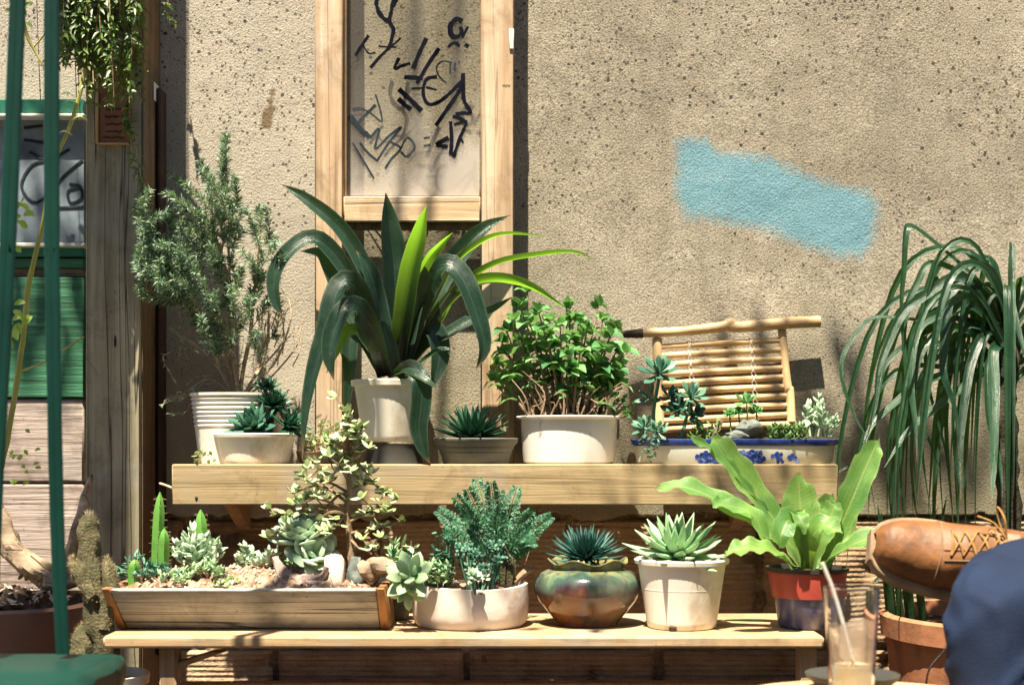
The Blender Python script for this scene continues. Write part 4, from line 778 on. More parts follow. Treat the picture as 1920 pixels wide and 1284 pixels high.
for i in range(420):
    x, y = U(xl0+.01, xr0-.01), U(yf+.02, yk-.02); a.rock((x, y, soilz(x, y)+.001), (U(.002, .006), U(.002, .005), U(.0015, .003)), i, 1, .5, U(0, 3))
a.build('bark_chips', M['stone_pale'], tr)['kind'] = 'stuff'
gT = 'plants growing in the wooden trough'
def gp(px, py, y):   # a point on the soil
    x = PX(px, y); return V((x, y, soilz(x, y)))
# cacti
def cactus(name, px0, px1, ytop, y, r, lab, lean=0, grp=gT):
    b = gp(px0, 0, y); t_ = P(px1, ytop, y); a = MB(); pts = spline([b-V((0, 0, .01)), b.lerp(t_, .5)+V((lean, 0, 0)), t_], 12); n = 20; rows = []
    for i, c in enumerate(pts):
        k = r*(math.sqrt(max(1-((i-6)/6.6)**2*.35, .1)) if i < 10 else [0, 0, .0][0]+r**0*(.78, .55, .08)[i-10]); k = k if i < 10 else r*(.78, .55, .08)[i-10]
        rows.append([c+V((math.cos(q)*k*(1+.13*math.cos(q*5)), math.sin(q)*k*(1+.13*math.cos(q*5)), 0)) for q in [2*math.pi*j/n for j in range(n)]])
    a.grid(rows, True); root = thing(name, b, lab, 'cactus', grp); a.build('stem', M['cactus'], root)
    s_ = MB()
    for i in range(1, 12):
        for j in range(5):
            q = j*2*math.pi/5; c = pts[i]+V((math.cos(q), math.sin(q), 0))*r*1.08*(1 if i < 10 else .7)
            for _ in range(3): d = V((math.cos(q)+U(-.6, .6), math.sin(q)+U(-.6, .6), U(-.4, .6))).normalized(); s_.fat(c, d, .006, .0007, .0007, (0, 0, 1), 0, (1, .5, 0), 3, 2)
    s_.build('spines', M['spine'], root); return root
cactus('columnar_cactus', 292, 300, 922, -.39, .0092, 'tallest bright green finger cactus at the left end of the wooden trough')
cactus('columnar_cactus', 306, 308, 990, -.40, .009, 'short green finger cactus right beside the tallest one in the trough')
cactus('columnar_cactus', 250, 252, 1048, -.47, .009, 'stubby dark cactus close to the left end board of the trough')
cactus('columnar_cactus', 378, 376, 955, -.38, .010, 'dusty finger cactus rising out of pale sedum in the trough')
def sedum(name, px, y, spread, hgt, n, mat, lab, lw=.007, ll=.014, dens=14, trail=0, depth=.03):
    a = MB(); b = gp(px, 0, y); root = thing(name, b, lab, 'succulent', gT); s_ = MB()
    for i in range(n):
        q = b+V((U(-1, 1)*spread*.6, U(-1, 1)*depth, -.004)); f = 1-abs(q.x-b.x)/(spread+1e-6); t_ = q+V((U(-.5, .5)*spread, U(-.02, .01), hgt*U(.45, 1)*(.4+.6*f)))
        if trail: t_.z = q.z+U(.004, .014)
        s_.tube([q, q.lerp(t_, .5)+V((U(-.006, .006), 0, .003)), t_], [.002, .0014], 5, 6)
        for k in range(dens):
            u = U(.25, 1)**.7; d = V((U(-1, 1), U(-1, .7), U(-.1, 1.0))).normalized(); a.fat(q.lerp(t_, u), d, ll*U(.7, 1.1), lw, lw*.6, (0, 0, 1), .15, (.5, .85, 1, 1, .7, 0), 6, 4)
    s_.build('stems', M['bark_pale'], root); a.build('leaves', mat, root); return root
sedum('sedum', 375, -.42, .048, .075, 22, M['echev_mint'], 'tall powdery mint succulent cluster left of centre in the trough', .009, .018, 16)
sedum('sedum', 455, -.38, .024, .062, 9, M['echev_mint'], 'small grey green upright succulent right of the powdery mint cluster', .009, .015, 14)
sedum('sedum', 400, -.47, .04, .03, 14, M['echev_pale'], 'low pale green creeping succulent in front of the mint cluster', .007, .012, 12)
sedum('sedum', 300, -.46, .05, .022, 18, M['echev'], 'low blue green creeping succulent near the left cacti of the trough', .006, .010, 12)
sedum('sedum', 560, -.36, .035, .045, 12, M['echev_pale'], 'pale green leggy succulent behind the bleached root in the trough', .010, .016, 11)
sedum('sedum', 335, -.49, .035, .026, 14, M['echev_pale'], 'tiny pale succulent patch by the front board under the finger cacti', .006, .011, 12)
sedum('sedum', 505, -.40, .03, .04, 10, M['echev_mint'], 'pale sprawling succulent just left of the large ruffled rosette', .009, .014, 12)
sedum('sedum', 430, -.50, .03, .016, 9, M['jade'], 'yellowish green seedlings near the middle of the trough front board', .006, .010, 10)
a = MB(); b = gp(272, 0, -.43); s_ = MB()
for i in range(26):
    q = b+V((U(-.02, .03), U(-.02, .02), 0)); d = V((U(-1, .9), U(-.6, .3), U(.1, .9))).normalized(); l = U(.03, .065); t_ = q+d*l+V((0, 0, -.005)); s_.tube([q, q+d*l*.6+V((0, 0, .006)), t_], [.0024, .0016], 5, 6)
    for k in range(4): a.fat(q.lerp(t_, U(.6, 1)), (d.x+U(-.8, .8), d.y+U(-.8, .8), U(-.2, 1)), .013, .005, .004, (0, 0, 1))
root = thing('spindly_succulent', b, 'tangle of spindly grey green succulent stems around the left cacti', 'succulent', gT); s_.build('stems', M['echev'], root); a.build('leaves', M['echev'], root)
a = MB(); c = P(568, 1005, -.42); a.rosette(c, (-.1, -.35, 1), 46, L(62, -.42), .036, .010, 80, 0, .5, .22, (.35, .55, .85, 1, .95, .25), .08, 9)
a.rosette(c+V((.02, -.02, -.03)), (.3, -.8, .5), 20, L(52, -.42), .036, .010, 60, 0, .6, .2, (.35, .55, .85, 1, .95, .25), .08, 9); a.tube([gp(575, 0, -.41), c], .008, 7)
one('large_rosette', a, M['echev_mint'], gp(575, 0, -.41), 'large pale rosette succulent with ruffled leaves, biggest in the wooden trough', 'succulent', gT)
# jade tree
b = gp(668, 0, -.43); root = thing('jade_tree', b, 'small woody tree of round pale leaves rising from the right end of the trough', 'bonsai', gT)
s_ = MB(); lf = MB(); tr_ = [(662, 1078), (657, 1020), (650, 960), (655, 920), (652, 870), (656, 820)]; yj = -.43
s_.tube([P(x, yy, yj) for x, yy in tr_], [.0075, .006, .0045, .0028], 9, 30, wob=.35)
br = [[(652, 965), (620, 960), (580, 985), (540, 965), (512, 958)], [(651, 955), (600, 935), (575, 935), (556, 945)], [(655, 925), (620, 905), (585, 900), (560, 890)], [(655, 920), (690, 905), (735, 925)], [(652, 980), (690, 960), (728, 952)], [(655, 1000), (700, 990), (760, 975)], [(652, 870), (625, 850), (605, 862), (590, 870)], [(653, 860), (675, 835), (690, 830)], [(656, 830), (652, 800), (655, 775)], [(656, 840), (668, 810), (680, 800)], [(650, 960), (625, 990), (600, 1000)], [(655, 1010), (680, 1030), (708, 1020)], [(652, 900), (640, 880), (622, 890)], [(655, 940), (640, 925), (600, 960), (575, 960)], [(655, 850), (630, 830), (612, 826)], [(652, 885), (680, 880), (700, 900)], [(650, 940), (600, 910), (548, 925)], [(651, 950), (590, 955), (530, 985), (520, 1000)]]
def jl(c, n=3, r=.0095):
    for k in range(n): d = V((U(-1, 1), U(-1, .5), U(-.3, 1))).normalized(); lf.fat(c, d, r*U(1.3, 2.0), r*U(1.1, 1.5), .0035, (0, -.4, 1), .1, (.35, .85, 1.0, .95, .6, .0), 8, 6)
for q in br:
    pp = [P(x, yy, yj+U(-.03, .03)*(k > 0)) for k, (x, yy) in enumerate(q)]; s_.tube(pp, [.003, .0022, .0014], 6, wob=.3); sp = spline(pp, 12)
    for i in range(3, 13):
        if R.random() < .62: jl(sp[i]+V((U(-.004, .004), 0, U(-.004, .006))), R.choice([1, 2, 2, 3]))
        if R.random() < .3:
            e = sp[i]+V((U(-.025, .025), U(-.02, .01), U(-.02, .03))); s_.tube([sp[i], e], .0012, 5, 3); jl(e, 4)
s_.build('trunk', M['bark'], root); lf.build('leaves', M['jade'], root)
# stones, driftwood in the trough
a = MB(); a.tube([P(515, 1045, -.43), P(532, 1072, -.46), P(560, 1088, -.48), P(590, 1087, -.49), P(606, 1078, -.49), P(612, 1062, -.49)], [.007, .009, .011, .009, .006, .004], 10, 30, wob=.7); a.rock(P(590, 1094, -.49), (.018, .012, .008), 5, 2, .5)
one('root_piece', a, M['driftdark'], P(560, 1095, -.48), 'crooked bleached root piece lying in front of the large rosette', 'driftwood')
a = MB(); a.hull([P(607, 1040, -.47), P(640, 1038, -.47), P(648, 1045, -.45), P(645, 1100, -.5), P(622, 1102, -.5), P(608, 1080, -.49), P(612, 1070, -.42), P(648, 1078, -.42), P(630, 1036, -.44)], .006)
one('upright_stone', a, M['stone_pale'], P(630, 1100, -.48), 'upright squarish pale stone in the trough under the small woody tree', 'stone', 'stones in the trough')
a = MB(); a.rock(P(668, 1078, -.46), (.016, .02, .03), 12, 3, .4); one('leaning_stone', a, M['stone_grey'], P(668, 1100, -.46), 'shaded dark stone behind the upright squarish one in the trough', 'stone', 'stones in the trough')
a = MB(); a.tube([P(690, 1075, -.46), P(705, 1058, -.47), P(735, 1062, -.48), P(768, 1075, -.49)], [.012, .016, .013, .007], 10, 24, wob=.6); a.rock(P(690, 1072, -.46), (.02, .02, .024), 8, 3, .4)
one('knobbly_root', a, M['drift'], P(710, 1090, -.47), 'fat knobbly bleached root at the right end of the wooden trough', 'driftwood')
# olive small dish peeking right of trough
a = MB(); a.lathe(pot_profile(L(30, -.36), L(44, -.36), .045), (PX(735, -.36), -.36, zb+.001), 32); one('olive_bowl', a, M['grey_clay'], P(735, 1150, -.36), 'mossy olive bowl half hidden between the trough and the round white planter', 'pot')

# ================= ROUND WHITE PLANTER =================
yW = -.44
root = thing('round_planter', P(882, 1165, yW), 'low round whitewashed clay planter crowded with fern and succulents', 'planter'); rW = L(109, yW); hW = PZ(1094, yW)-zb-.001
a = MB(); a.lathe([(0, .0), (rW*.9, 0), (rW*.96, .006), (rW*1.0, .02), (rW*1.005, hW*.6), (rW*.99, hW-.006), (rW*.985, hW), (rW*.93, hW+.001), (rW*.915, hW-.03)], (PX(882, yW), yW, zb+.001), 64, 1, .95, lambda q, z: .0025*math.sin(q*2+1)*(z > .03)); a.build('bowl', M['white_clay'], root)
so = soil_disc((PX(882, yW), yW, zb+hW-.008), rW*.93, bumpy=.008); so.build('soil', M['pale_soil'], root)
cW = V((PX(882, yW), yW, zb+hW-.002)); gW = 'plants growing in the round whitewashed planter'
fr_ = MB(); s_ = MB()
def frond(b, t_, nb=14, droop=.01, bl=.02, mat=None):
    mid = b.lerp(t_, .6)+V((0, 0, droop)); sp = spline([b, mid, t_], 16); s_.tube([b, mid, t_], [.0012, .0006], 5, 8)
    for i in range(nb):
        u = (.25+.75*i/nb)*16; k = min(int(u), 15); c = sp[k].lerp(sp[k+1], u-k); T = (sp[k+1]-sp[k]).normalized(); l = bl*(1-.7*i/nb)
        for sg in (-1, 1):
            d = (T.cross(V((0, -1, .35)))*sg+T*.6).normalized(); e = c+d*l
            for j in range(5):
                f = (j+1)/5; m_ = c.lerp(e, f)
                for s2 in (-1, 1): dd = (d+T*s2*.9+V((0, U(-.5, .5), 0))).normalized(); fr_.leaf([m_, m_+dd*.003*(1.6-f), m_+dd*.0055*(1.6-f)], .0021, (.6, 1, .3), V((U(-.5, .5), -1, .5)), 2, 0, 2)
for (bx, by), (tx, ty) in [((930, 1085), (893, 893)), ((925, 1085), (970, 910)), ((930, 1085), (848, 925)), ((935, 1085), (918, 905)), ((935, 1085), (1040, 970)), ((935, 1080), (1000, 955)), ((930, 1080), (1010, 985)), ((920, 1085), (818, 960)), ((925, 1085), (870, 945)), ((930, 1085), (945, 945)), ((920, 1085), (835, 1000)), ((935, 1085), (985, 1005)), ((925, 1085), (900, 960)), ((925, 1085), (880, 990)), ((932, 1085), (960, 980)), ((930, 1085), (920, 990)), ((925, 1085), (850, 975)), ((935, 1085), (1000, 1020)), ((930, 1085), (880, 915)), ((930, 1085), (940, 925)), ((928, 1085), (862, 1010)), ((932, 1085), (948, 1010))]:
    for rep in range(1): yo = yW+U(-.07, .08); frond(P(bx+U(-12, 12), by, yW+U(-.02, .03)), P(tx+U(-6, 6), ty+U(-6, 6)+rep*14, yo), 12, .015, .022)
fo = thing('asparagus_fern', P(930, 1090, yW), 'tall feathery dark green fern in the round whitewashed planter', 'fern', gW); s_.build('stems', M['fernl'], fo); fr_.build('fronds', M['fernl'], fo, False)
def cluster(name, px, py, y, w_, h_, n, mat, lab, ll=.013, lw=.008, grp=None, ros=0, py0=None):
    a = MB(); s2 = MB(); c0 = P(px, py, y); b0 = V((c0.x, y, cW.z-.006)); root = thing(name, b0, lab, 'succulent', grp or gW)
    for i in range(n):
        t_ = c0+V((U(-1, 1)*w_, U(-.025, .02), U(-1, 1)*h_)); q = V((b0.x+(t_.x-b0.x)*.5, y, b0.z)); s2.tube([q, q.lerp(t_, .6)+V((U(-.004, .004), 0, 0)), t_], [.0018, .0011], 5, 6)
        if ros: a.rosette(t_, (U(-.5, .5), U(-.9, -.2), U(.5, 1)), ros, ll, lw, .004, 75, -5, .4, .15, (.35, .6, .9, 1, .8, 0), .1, 6)
        else:
            for k in range(12): d = V((U(-1, 1), U(-1, .6), U(-.3, 1))).normalized(); a.fat(q.lerp(t_, U(.35, 1)), d, ll*U(.7, 1.1), lw, lw*.5, (0, 0, 1), .1, (.5, .85, 1, 1, .7, 0), 6, 4)
    s2.build('stems', M['echev'], root); a.build('leaves', mat, root)
cluster('bushy_succulent', 830, 1020, -.47, .018, .03, 12, M['echev'], 'leafy blue green clump at the left of the feathery fern', .013, .009)
cluster('bushy_succulent', 900, 1045, -.50, .04, .022, 24, M['echev'], 'bushy small leaved blue green succulent before the feathery fern', .011, .007, None, 9)
cluster('jelly_bean_succulent', 755, 1028, -.47, .018, .014, 8, M['echev_pale'], 'pale upright jelly bean succulent above the left rim of the round planter', .02, .0075)
cluster('jelly_bean_succulent', 820, 1065, -.50, .03, .014, 14, M['echev_pale'], 'yellow green creeping succulent on the soil at the middle of the round planter', .013, .007)
cluster('mint_rosettes', 895, 1075, -.53, .012, .008, 5, M['echev_mint'], 'small powdery mint rosettes spilling over the front rim of the round planter', .016, .009, None, 14)
a = MB(); c = P(768, 1078, -.535); a.rosette(c, (-.15, -.85, .55), 14, L(56, -.53), .026, .011, 65, -12, .5, .1, (.4, .6, .9, 1, .75, .0), .08, 9); a.rosette(P(762, 1110, -.54), (-.2, -.9, -.2), 8, L(40, -.53), .018, .009, 40, -10, .5, -.05, (.4, .6, .9, 1, .75, .0), .08, 9)
a.tube([P(800, 1085, -.50), P(785, 1080, -.52), c], .004, 7)
one('spilling_rosette', a, M['echev_pale'], c, 'open pale green rosette hanging over the left rim of the round planter', 'succulent', gW)
cactus_x = [(925, 1030, .010), (940, 1010, .011), (955, 1040, .009)]
for i, (x, yy, r) in enumerate(cactus_x):
    a = MB(); q = P(x, 1095, yW-.0); t_ = P(x+3, yy, yW-.0); n = 18; pts = spline([q, t_], 8); a.grid([[c+V((math.cos(w_)*r*k*(1+.15*math.cos(w_*6)), math.sin(w_)*r*k*(1+.15*math.cos(w_*6)), 0)) for w_ in [2*math.pi*j/n for j in range(n)]] for c, k in zip(pts, (.8, .95, 1, 1, 1, .98, .85, .6, .05))], True)
    one('dark_cactus', a, M['cactus_dark'], q, ['leftmost and middling of the three dark cacti under the feathery fern', 'tallest of the three dark cacti under the feathery fern', 'shortest and rightmost of the three dark cacti under the feathery fern'][i], 'cactus', gW)
a = MB(); a.tube([P(965, 1090, -.44), P(985, 1072, -.44), P(1002, 1066, -.44)], [.006, .008, .003], 8, wob=.5); one('dark_twig', a, M['bark'], P(965, 1090, -.44), 'dark dead twig jutting over the right rim of the round planter', 'twig')

# ================= GLAZED POT =================
yG = -.43; root = thing('glazed_pot', P(1100, 1168, yG), 'squat glossy green and brown glazed pot with wavy rim and spiky rosette', 'potted plant')
rG = L(100, yG); hG = PZ(1062, yG)-zb
pf = [(0, 0), (.56, 0), (.59, .02), (.62, .08), (.80, .28), (.94, .45), (1.0, .6), (.985, .74), (.90, .86), (.78, .93), (.69, .97), (.68, 1.0), (.71, 1.06), (.76, 1.09), (.75, 1.11), (.69, 1.08), (.63, 1.0), (.64, .9)]
pts = spline([V((r*rG, 0, z*hG)) for r, z in pf], 90)
a = MB(); a.lathe([(max(p.x, 0), p.z) for p in pts], (PX(1101, yG), yG, zb+.001), 72, 1, 1, lambda q, z: .004*math.sin(q*6+.6)*max(0, (z/hG-.97))*8)
def m_glaze():
    m = NT('running green and brown glaze'); sep = m.node('SeparateXYZ'); m.lk(m.tc.outputs['Object'], sep.inputs[0]); n1 = m.noise(m.map((1, 1, .45)), 22, 5, .6, .6); n2 = m.noise(m.map(), 14, 4)
    hh = m.math('ADD', m.math('MULTIPLY', sep.outputs[2], 1/hG), m.math('MULTIPLY', m.math('SUBTRACT', n1, .5), 1.0))
    c = m.ramp(hh, [(.1, (.17, .07, .025)), (.42, (.17, .07, .03)), (.56, (.085, .04, .045)), (.66, (.06, .075, .06)), (.8, (.04, .09, .065)), (.95, (.13, .17, .10)), (1.0, (.2, .19, .08))])
    c = m.mix(m.ramp(n2, [(.5, 0.0), (.66, .55)]), c, (.16, .17, .12)); c = m.mix(m.ramp(m.noise(m.map((1, 1, .5), (3, 3, 3)), 45, 4), [(.5, 0.0), (.7, .7)]), c, (.03, .03, .035)); m.col(c); m.bump(n1, .25, .004); return m.set(.14, .6)
a.build('pot', m_glaze(), root); soil_disc((PX(1101, yG), yG, zb+hG*.97), rG*.63).build('soil', M['soil'], root)
a = MB(); c = P(1098, 1038, yG-.005); a.rosette(c, (0, -.3, 1), 120, L(76, yG), .0095, .005, 84, 0, .45, .16, (.8, 1, .95, .75, .45, 0), .12, 6)
a.build('rosette', M['aloe'], root)
fl = MB(); fl.hull([P(1000, 1000, -.40), P(1005, 996, -.401), P(1006, 1008, -.405), P(1000, 1006, -.398), P(1003, 1002, -.41)], .0005); one('red_petal', fl, M['red'], P(1002, 1008, -.4), 'tiny red petal caught left of the spiky rosette of the glazed pot', 'petal')
fl = MB(); fl.tube([P(1001, 1008, -.4), P(990, 1040, -.41), P(975, 1085, -.42)], .0007, 5); one('thin_stalk', fl, M['bark'], P(975, 1085, -.42), 'thin stalk rising to the tiny red petal beside the glazed pot', 'stalk')
# ================= WHITE POT WITH ECHEVERIA =================
yS = -.47; root = thing('potted_succulent', P(1278, 1166, yS), 'bright pointed green rosette in a tapered white pot on the bench', 'potted plant')
h = PZ(1047, yS)-zb; a = MB(); a.lathe(pot_profile(L(64, yS), L(82, yS), h, L(6, yS), L(10, yS)), (PX(1278, yS), yS, zb+.001), 56); a.build('pot', M['white_plastic'], root)
xn = PX(1262, yS-.062); a = MB(); a.box((xn-.006, yS-L(64, yS)-.0012, zb+.0012), (xn+.006, yS-L(64, yS)+.004, zb+.0075), bev=.001); a.build('drain_notch', M['soil'], root)
soil_disc((PX(1278, yS), yS, zb+h-.011), L(75, yS)).build('soil', M['soil'], root)
a = MB(); a.rosette(P(1270, 1032, yS-.005), (0, -.34, 1), 50, L(100, yS), .024, .011, 84, 0, .5, .14, (.6, .9, 1, .85, .5, 0), .08, 9); a.build('rosette', m_leaf('pointed pale green rosette', (.24, .44, .24), (.46, .62, .38), .12, (.5, .7, .2), .45, .4, 12, .6), root)
# ================= RED AND NAVY POT WITH BIRD'S NEST FERN =================
yN = -.47; root = thing('birds_nest_fern', P(1512, 1172, yN), 'broad wavy leaved bright green fern in a red and navy plastic pot', 'potted plant')
z0 = zb+.001; h = PZ(1062, yN)-z0; cx = PX(1514, yN)
zm = PZ(1118, yN)-z0
a = MB(); a.lathe([(0, 0), (L(50, yN), 0), (L(54, yN), .003), (L(62, yN), zm)], (cx, yN, z0), 48); a.build('lower_pot', M['navy'], root)
a = MB(); a.lathe([(L(62.2, yN), zm), (L(66, yN), zm+.001), (L(73, yN), h*.9), (L(73, yN), h*.93)], (cx, yN, z0), 48); a.build('upper_pot', M['red'], root)
a = MB(); a.lathe([(L(72, yN), h*.93), (L(76, yN), h*.935), (L(77, yN), h), (L(72, yN), h), (L(70, yN), h-.02)], (cx, yN, z0), 48); a.build('rim', M['black_plastic'], root)
soil_disc((cx, yN, z0+h-.008), L(71, yN)).build('soil', M['soil'], root)
a = MB(); NL = [
 (46, .35, [(1500, 1065, -.48), (1470, 1020, -.5), (1400, 975, -.51), (1330, 930, -.51), (1275, 912, -.51), (1228, 918, -.51)], (.1, -.7, 1)),
 (52, .3, [(1505, 1065, -.46), (1470, 1000, -.46), (1420, 930, -.46), (1375, 870, -.47), (1345, 832, -.48), (1335, 818, -.48)], (.3, -1, .4)),
 (22, .3, [(1440, 960, -.46), (1390, 900, -.47), (1345, 850, -.48), (1288, 815, -.49)], (.2, -1, .5)),
 (74, .2, [(1512, 1065, -.43), (1505, 1010, -.41), (1500, 950, -.40), (1497, 885, -.40)], (0, -1, .1)),
 (62, .2, [(1525, 1065, -.43), (1535, 1010, -.41), (1548, 960, -.40), (1560, 925, -.40)], (0, -1, .2)),
 (50, .4, [(1545, 1065, -.48), (1570, 1000, -.49), (1600, 930, -.5), (1630, 860, -.5), (1648, 822, -.5)], (-.4, -1, .2)),
 (46, .35, [(1535, 1065, -.5), (1580, 1030, -.54), (1640, 1008, -.56), (1690, 1022, -.565), (1708, 1030, -.565)], (0, -.7, 1)),
 (44, .35, [(1500, 1068, -.5), (1450, 1035, -.54), (1400, 1028, -.56), (1358, 1040, -.565)], (-.1, -.7, 1)),
 (40, .35, [(1510, 1065, -.5), (1500, 1010, -.54), (1480, 975, -.56), (1465, 1000, -.58), (1462, 1030, -.58)], (0, -1, .6)),
 (46, .35, [(1515, 1065, -.5), (1520, 1010, -.54), (1545, 985, -.56), (1580, 1000, -.575)], (0, -1, .8)),
 (30, .3, [(1508, 1065, -.49), (1495, 1000, -.52), (1490, 960, -.54), (1502, 975, -.56), (1512, 1000, -.565)], (.2, -1, .3)),
 (40, .3, [(1520, 1065, -.48), (1540, 1010, -.5), (1560, 960, -.5), (1570, 940, -.5)], (-.4, -1, .1)),
 (30, .3, [(1490, 1066, -.49), (1440, 1020, -.52), (1410, 960, -.52), (1350, 945, -.53), (1330, 935, -.53)], (.1, -.8, .8)),
 (40, .3, [(1530, 1066, -.44), (1575, 1010, -.42), (1590, 950, -.42), (1600, 925, -.42)], (0, -1, .3))]
for w_, fo, pts, N in NL:
    pr = (.35, .5, .8, 1, .95, .75, .03); m_ = MB(); m_.leaf([P(*p) for p in pts], L(w_, -.48)*1.08, pr, V(N), 26, fo, 7)
    m_.v = [v+V((0, 0, 0)) if True else v for v in m_.v]
    for k in range(len(m_.v)):
        j = k % 7; e = abs(j-3)/3; i = k//7; m_.v[k] = m_.v[k]+V((0, -.3, 1)).normalized()*e*.004*math.sin(i*1.15+j*.5+w_)+V((U(-1, 1), 0, U(-1, 1)))*.0012*(e > .9)
    b_ = len(a.v); a.v += m_.v; a.at.update({b_+k_: q_ for k_, q_ in m_.at.items()}); a.f += [tuple(b_+q for q in f) for f in m_.f]
a.build('leaves', M['nest'], root)
# ================= ARCHING STRAP PLANT (right) =================
yT = -.27; cx = PX(1905, yT); zr = PZ(1150, -.27)
ba = thing('terracotta_basin', (cx, yT, 0), 'wide brown terracotta basin on the ground under the arching strap leaved plant', 'pot')
a = MB(); rB = .238; a.lathe([(0, 0), (rB*.72, 0), (rB*.8, .04), (rB*.93, zr*.7), (rB*.96, zr-.045), (rB*1.0, zr-.04), (rB*1.01, zr-.004), (rB*.99, zr), (rB*.95, zr), (rB*.93, zr-.05)], (cx, yT, 0), 64); a.build('basin', M['terra'], ba)
soil_disc((cx, yT, zr-.03), rB*.94, bumpy=.012).build('soil', M['soil'], ba)
root = thing('arching_plant', (cx, yT, zr-.03), 'tall plant with a dark trunk and long arching dark green strap leaves at the right', 'plant')
a = MB(); C0 = P(1893, 640, yT); a.tube([V((cx-.01, yT, zr-.03)), P(1890, 900, yT), P(1886, 760, yT), C0, P(1895, 570, yT)], [.024, .02, .018, .016, .012], 10, 40, wob=.5); a.build('trunk', M['trunk'], root)
a = MB(); PF = (.75, 1, 1, .95, .8, .5, .05)
def T2(q, y0=yT, y1=-.3): return [P(1540+u/2.792, 400+v/2.792, y0+(y1-y0)*k/(len(q)-1)) for k, (u, v) in enumerate(q)]
TR = [(16, [(960, 600), (900, 450), (790, 330), (640, 200), (480, 75), (440, 110), (428, 300), (415, 480), (425, 700), (440, 900)], (-.35), (.4, -.8, .9)), (11, [(930, 640), (760, 620), (600, 580), (400, 550), (250, 560), (150, 680), (105, 790), (125, 940), (200, 1110), (290, 1240)], -.36, (0, -.8, .8)),
 (20, [(930, 600), (860, 430), (760, 340), (690, 390), (655, 520), (640, 700), (640, 850), (700, 1030), (720, 1284)], -.38, (0, -1, .3)), (18, [(930, 600), (830, 430), (700, 335), (560, 420), (430, 520), (350, 680), (300, 830), (280, 1020), (230, 1200)], -.40, (0, -1, .4)),
 (14, [(930, 600), (800, 380), (680, 290), (560, 268), (500, 370), (450, 480), (430, 650), (440, 870), (400, 1050)], -.34, (0, -.9, .5)), (20, [(940, 620), (780, 480), (640, 520), (520, 580), (475, 700), (465, 900), (490, 1100), (500, 1300)], -.42, (0, -1, .3)),
 (18, [(950, 680), (850, 640), (790, 760), (760, 900), (735, 1100), (720, 1300), (730, 1500)], -.40, (0, -1, .2)), (17, [(930, 720), (700, 820), (520, 900), (380, 1000), (260, 1120), (200, 1284)], -.38, (0, -.8, .6)), (17, [(940, 760), (760, 900), (600, 1020), (450, 1150), (330, 1330)], -.40, (0, -.8, .6)),
 (16, [(950, 700), (880, 760), (870, 900), (880, 1100), (930, 1300), (950, 1500)], -.38, (0, -1, .2)), (15, [(960, 560), (975, 400), (1000, 500), (1040, 650), (1080, 800)], -.36, (0, -1, .3)), (20, [(950, 680), (900, 720), (905, 900), (905, 1100), (900, 1350), (890, 1500)], -.42, (0, -1, .2)),
 (12, [(930, 660), (740, 550), (560, 620), (430, 700), (330, 800), (290, 960), (250, 1150), (210, 1300)], -.33, (0, -1, .5)), (10, [(940, 640), (760, 600), (640, 440), (600, 340), (560, 440), (540, 620), (560, 900), (640, 1200), (660, 1350)], -.3, (0, -1, .4)), (13, [(940, 640), (700, 430), (600, 480), (480, 640), (440, 800), (450, 1000), (560, 1180), (620, 1350)], -.33, (0, -1, .4))]
for w_, q, y1, N in TR: a.leaf(T2(q, yT, y1), L(w_, -.33), PF, N, 30, .4, 5, U(-.4, .4))
for i in range(50):
    az = U(0, 2*math.pi) if R.random() < .45 else math.pi+U(-1.1, 1.1); e = math.radians(U(8, 85)); l = U(.42, .62); c = C0+V((U(-.008, .008), U(-.008, .008), U(-.09, .05)))
    o = V((math.cos(az), math.sin(az)*(.55 if math.sin(az) > 0 else .7), 0)); r_ = U(.07, .29); up = math.sin(e)*l*.24
    pts = [c, c+o*r_*.4+V((0, 0, up)), c+o*r_*.85+V((0, 0, up*.7)), c+o*r_*1.1-V((0, 0, l*.22)), c+o*r_*U(.95, 1.25)-V((0, 0, l*U(.45, .72)))]
    pts = [V((p.x, min(p.y, -.015), p.z)) for p in pts]
    a.leaf(pts, U(.008, .0155), PF, V((-o.x*.3, -1, .4)), 18, .4, 3, U(-.8, .8))
a.build('leaves', M['palm'], root)
a = MB()
for i in range(9): x = U(1640, 1720); q = P(x, U(930, 1010), -.2+U(-.05, .05)); a.leaf([q+V((.03, .02, -.25)), q+V((.01, 0, -.1)), q], .012, PF, (0, -1, .4), 10, .4, 3)
a.leaf([P(1545, 895, -.2), P(1570, 885, -.2), P(1600, 868, -.2)], .006, PF, (0, -1, .5), 6, .3, 3)
for q in ([(1640, 1090), (1700, 1040), (1730, 1000), (1760, 950)], [(1790, 1100), (1765, 1000), (1775, 930)], [(1850, 1100), (1860, 990), (1900, 940)]): a.leaf([P(u, v, -.17) for u, v in q], .009, PF, (0, -1, .4), 12, .3, 3)
one('grassy_tuft', a, M['palm'], P(1690, 1150, -.2), 'sparse low blades growing behind the tan shoe at the foot of the wall', 'plant')
a = MB(); a.tube([P(1790, 1195, -.55), P(1765, 1225, -.55), P(1742, 1255, -.55), P(1735, 1300, -.55), P(1730, 1400, -.55)], .0017, 6); one('black_cord', a, M['hair'], P(1735, 1400, -.55), 'thin black cord hanging in front of the terracotta basin', 'cord')

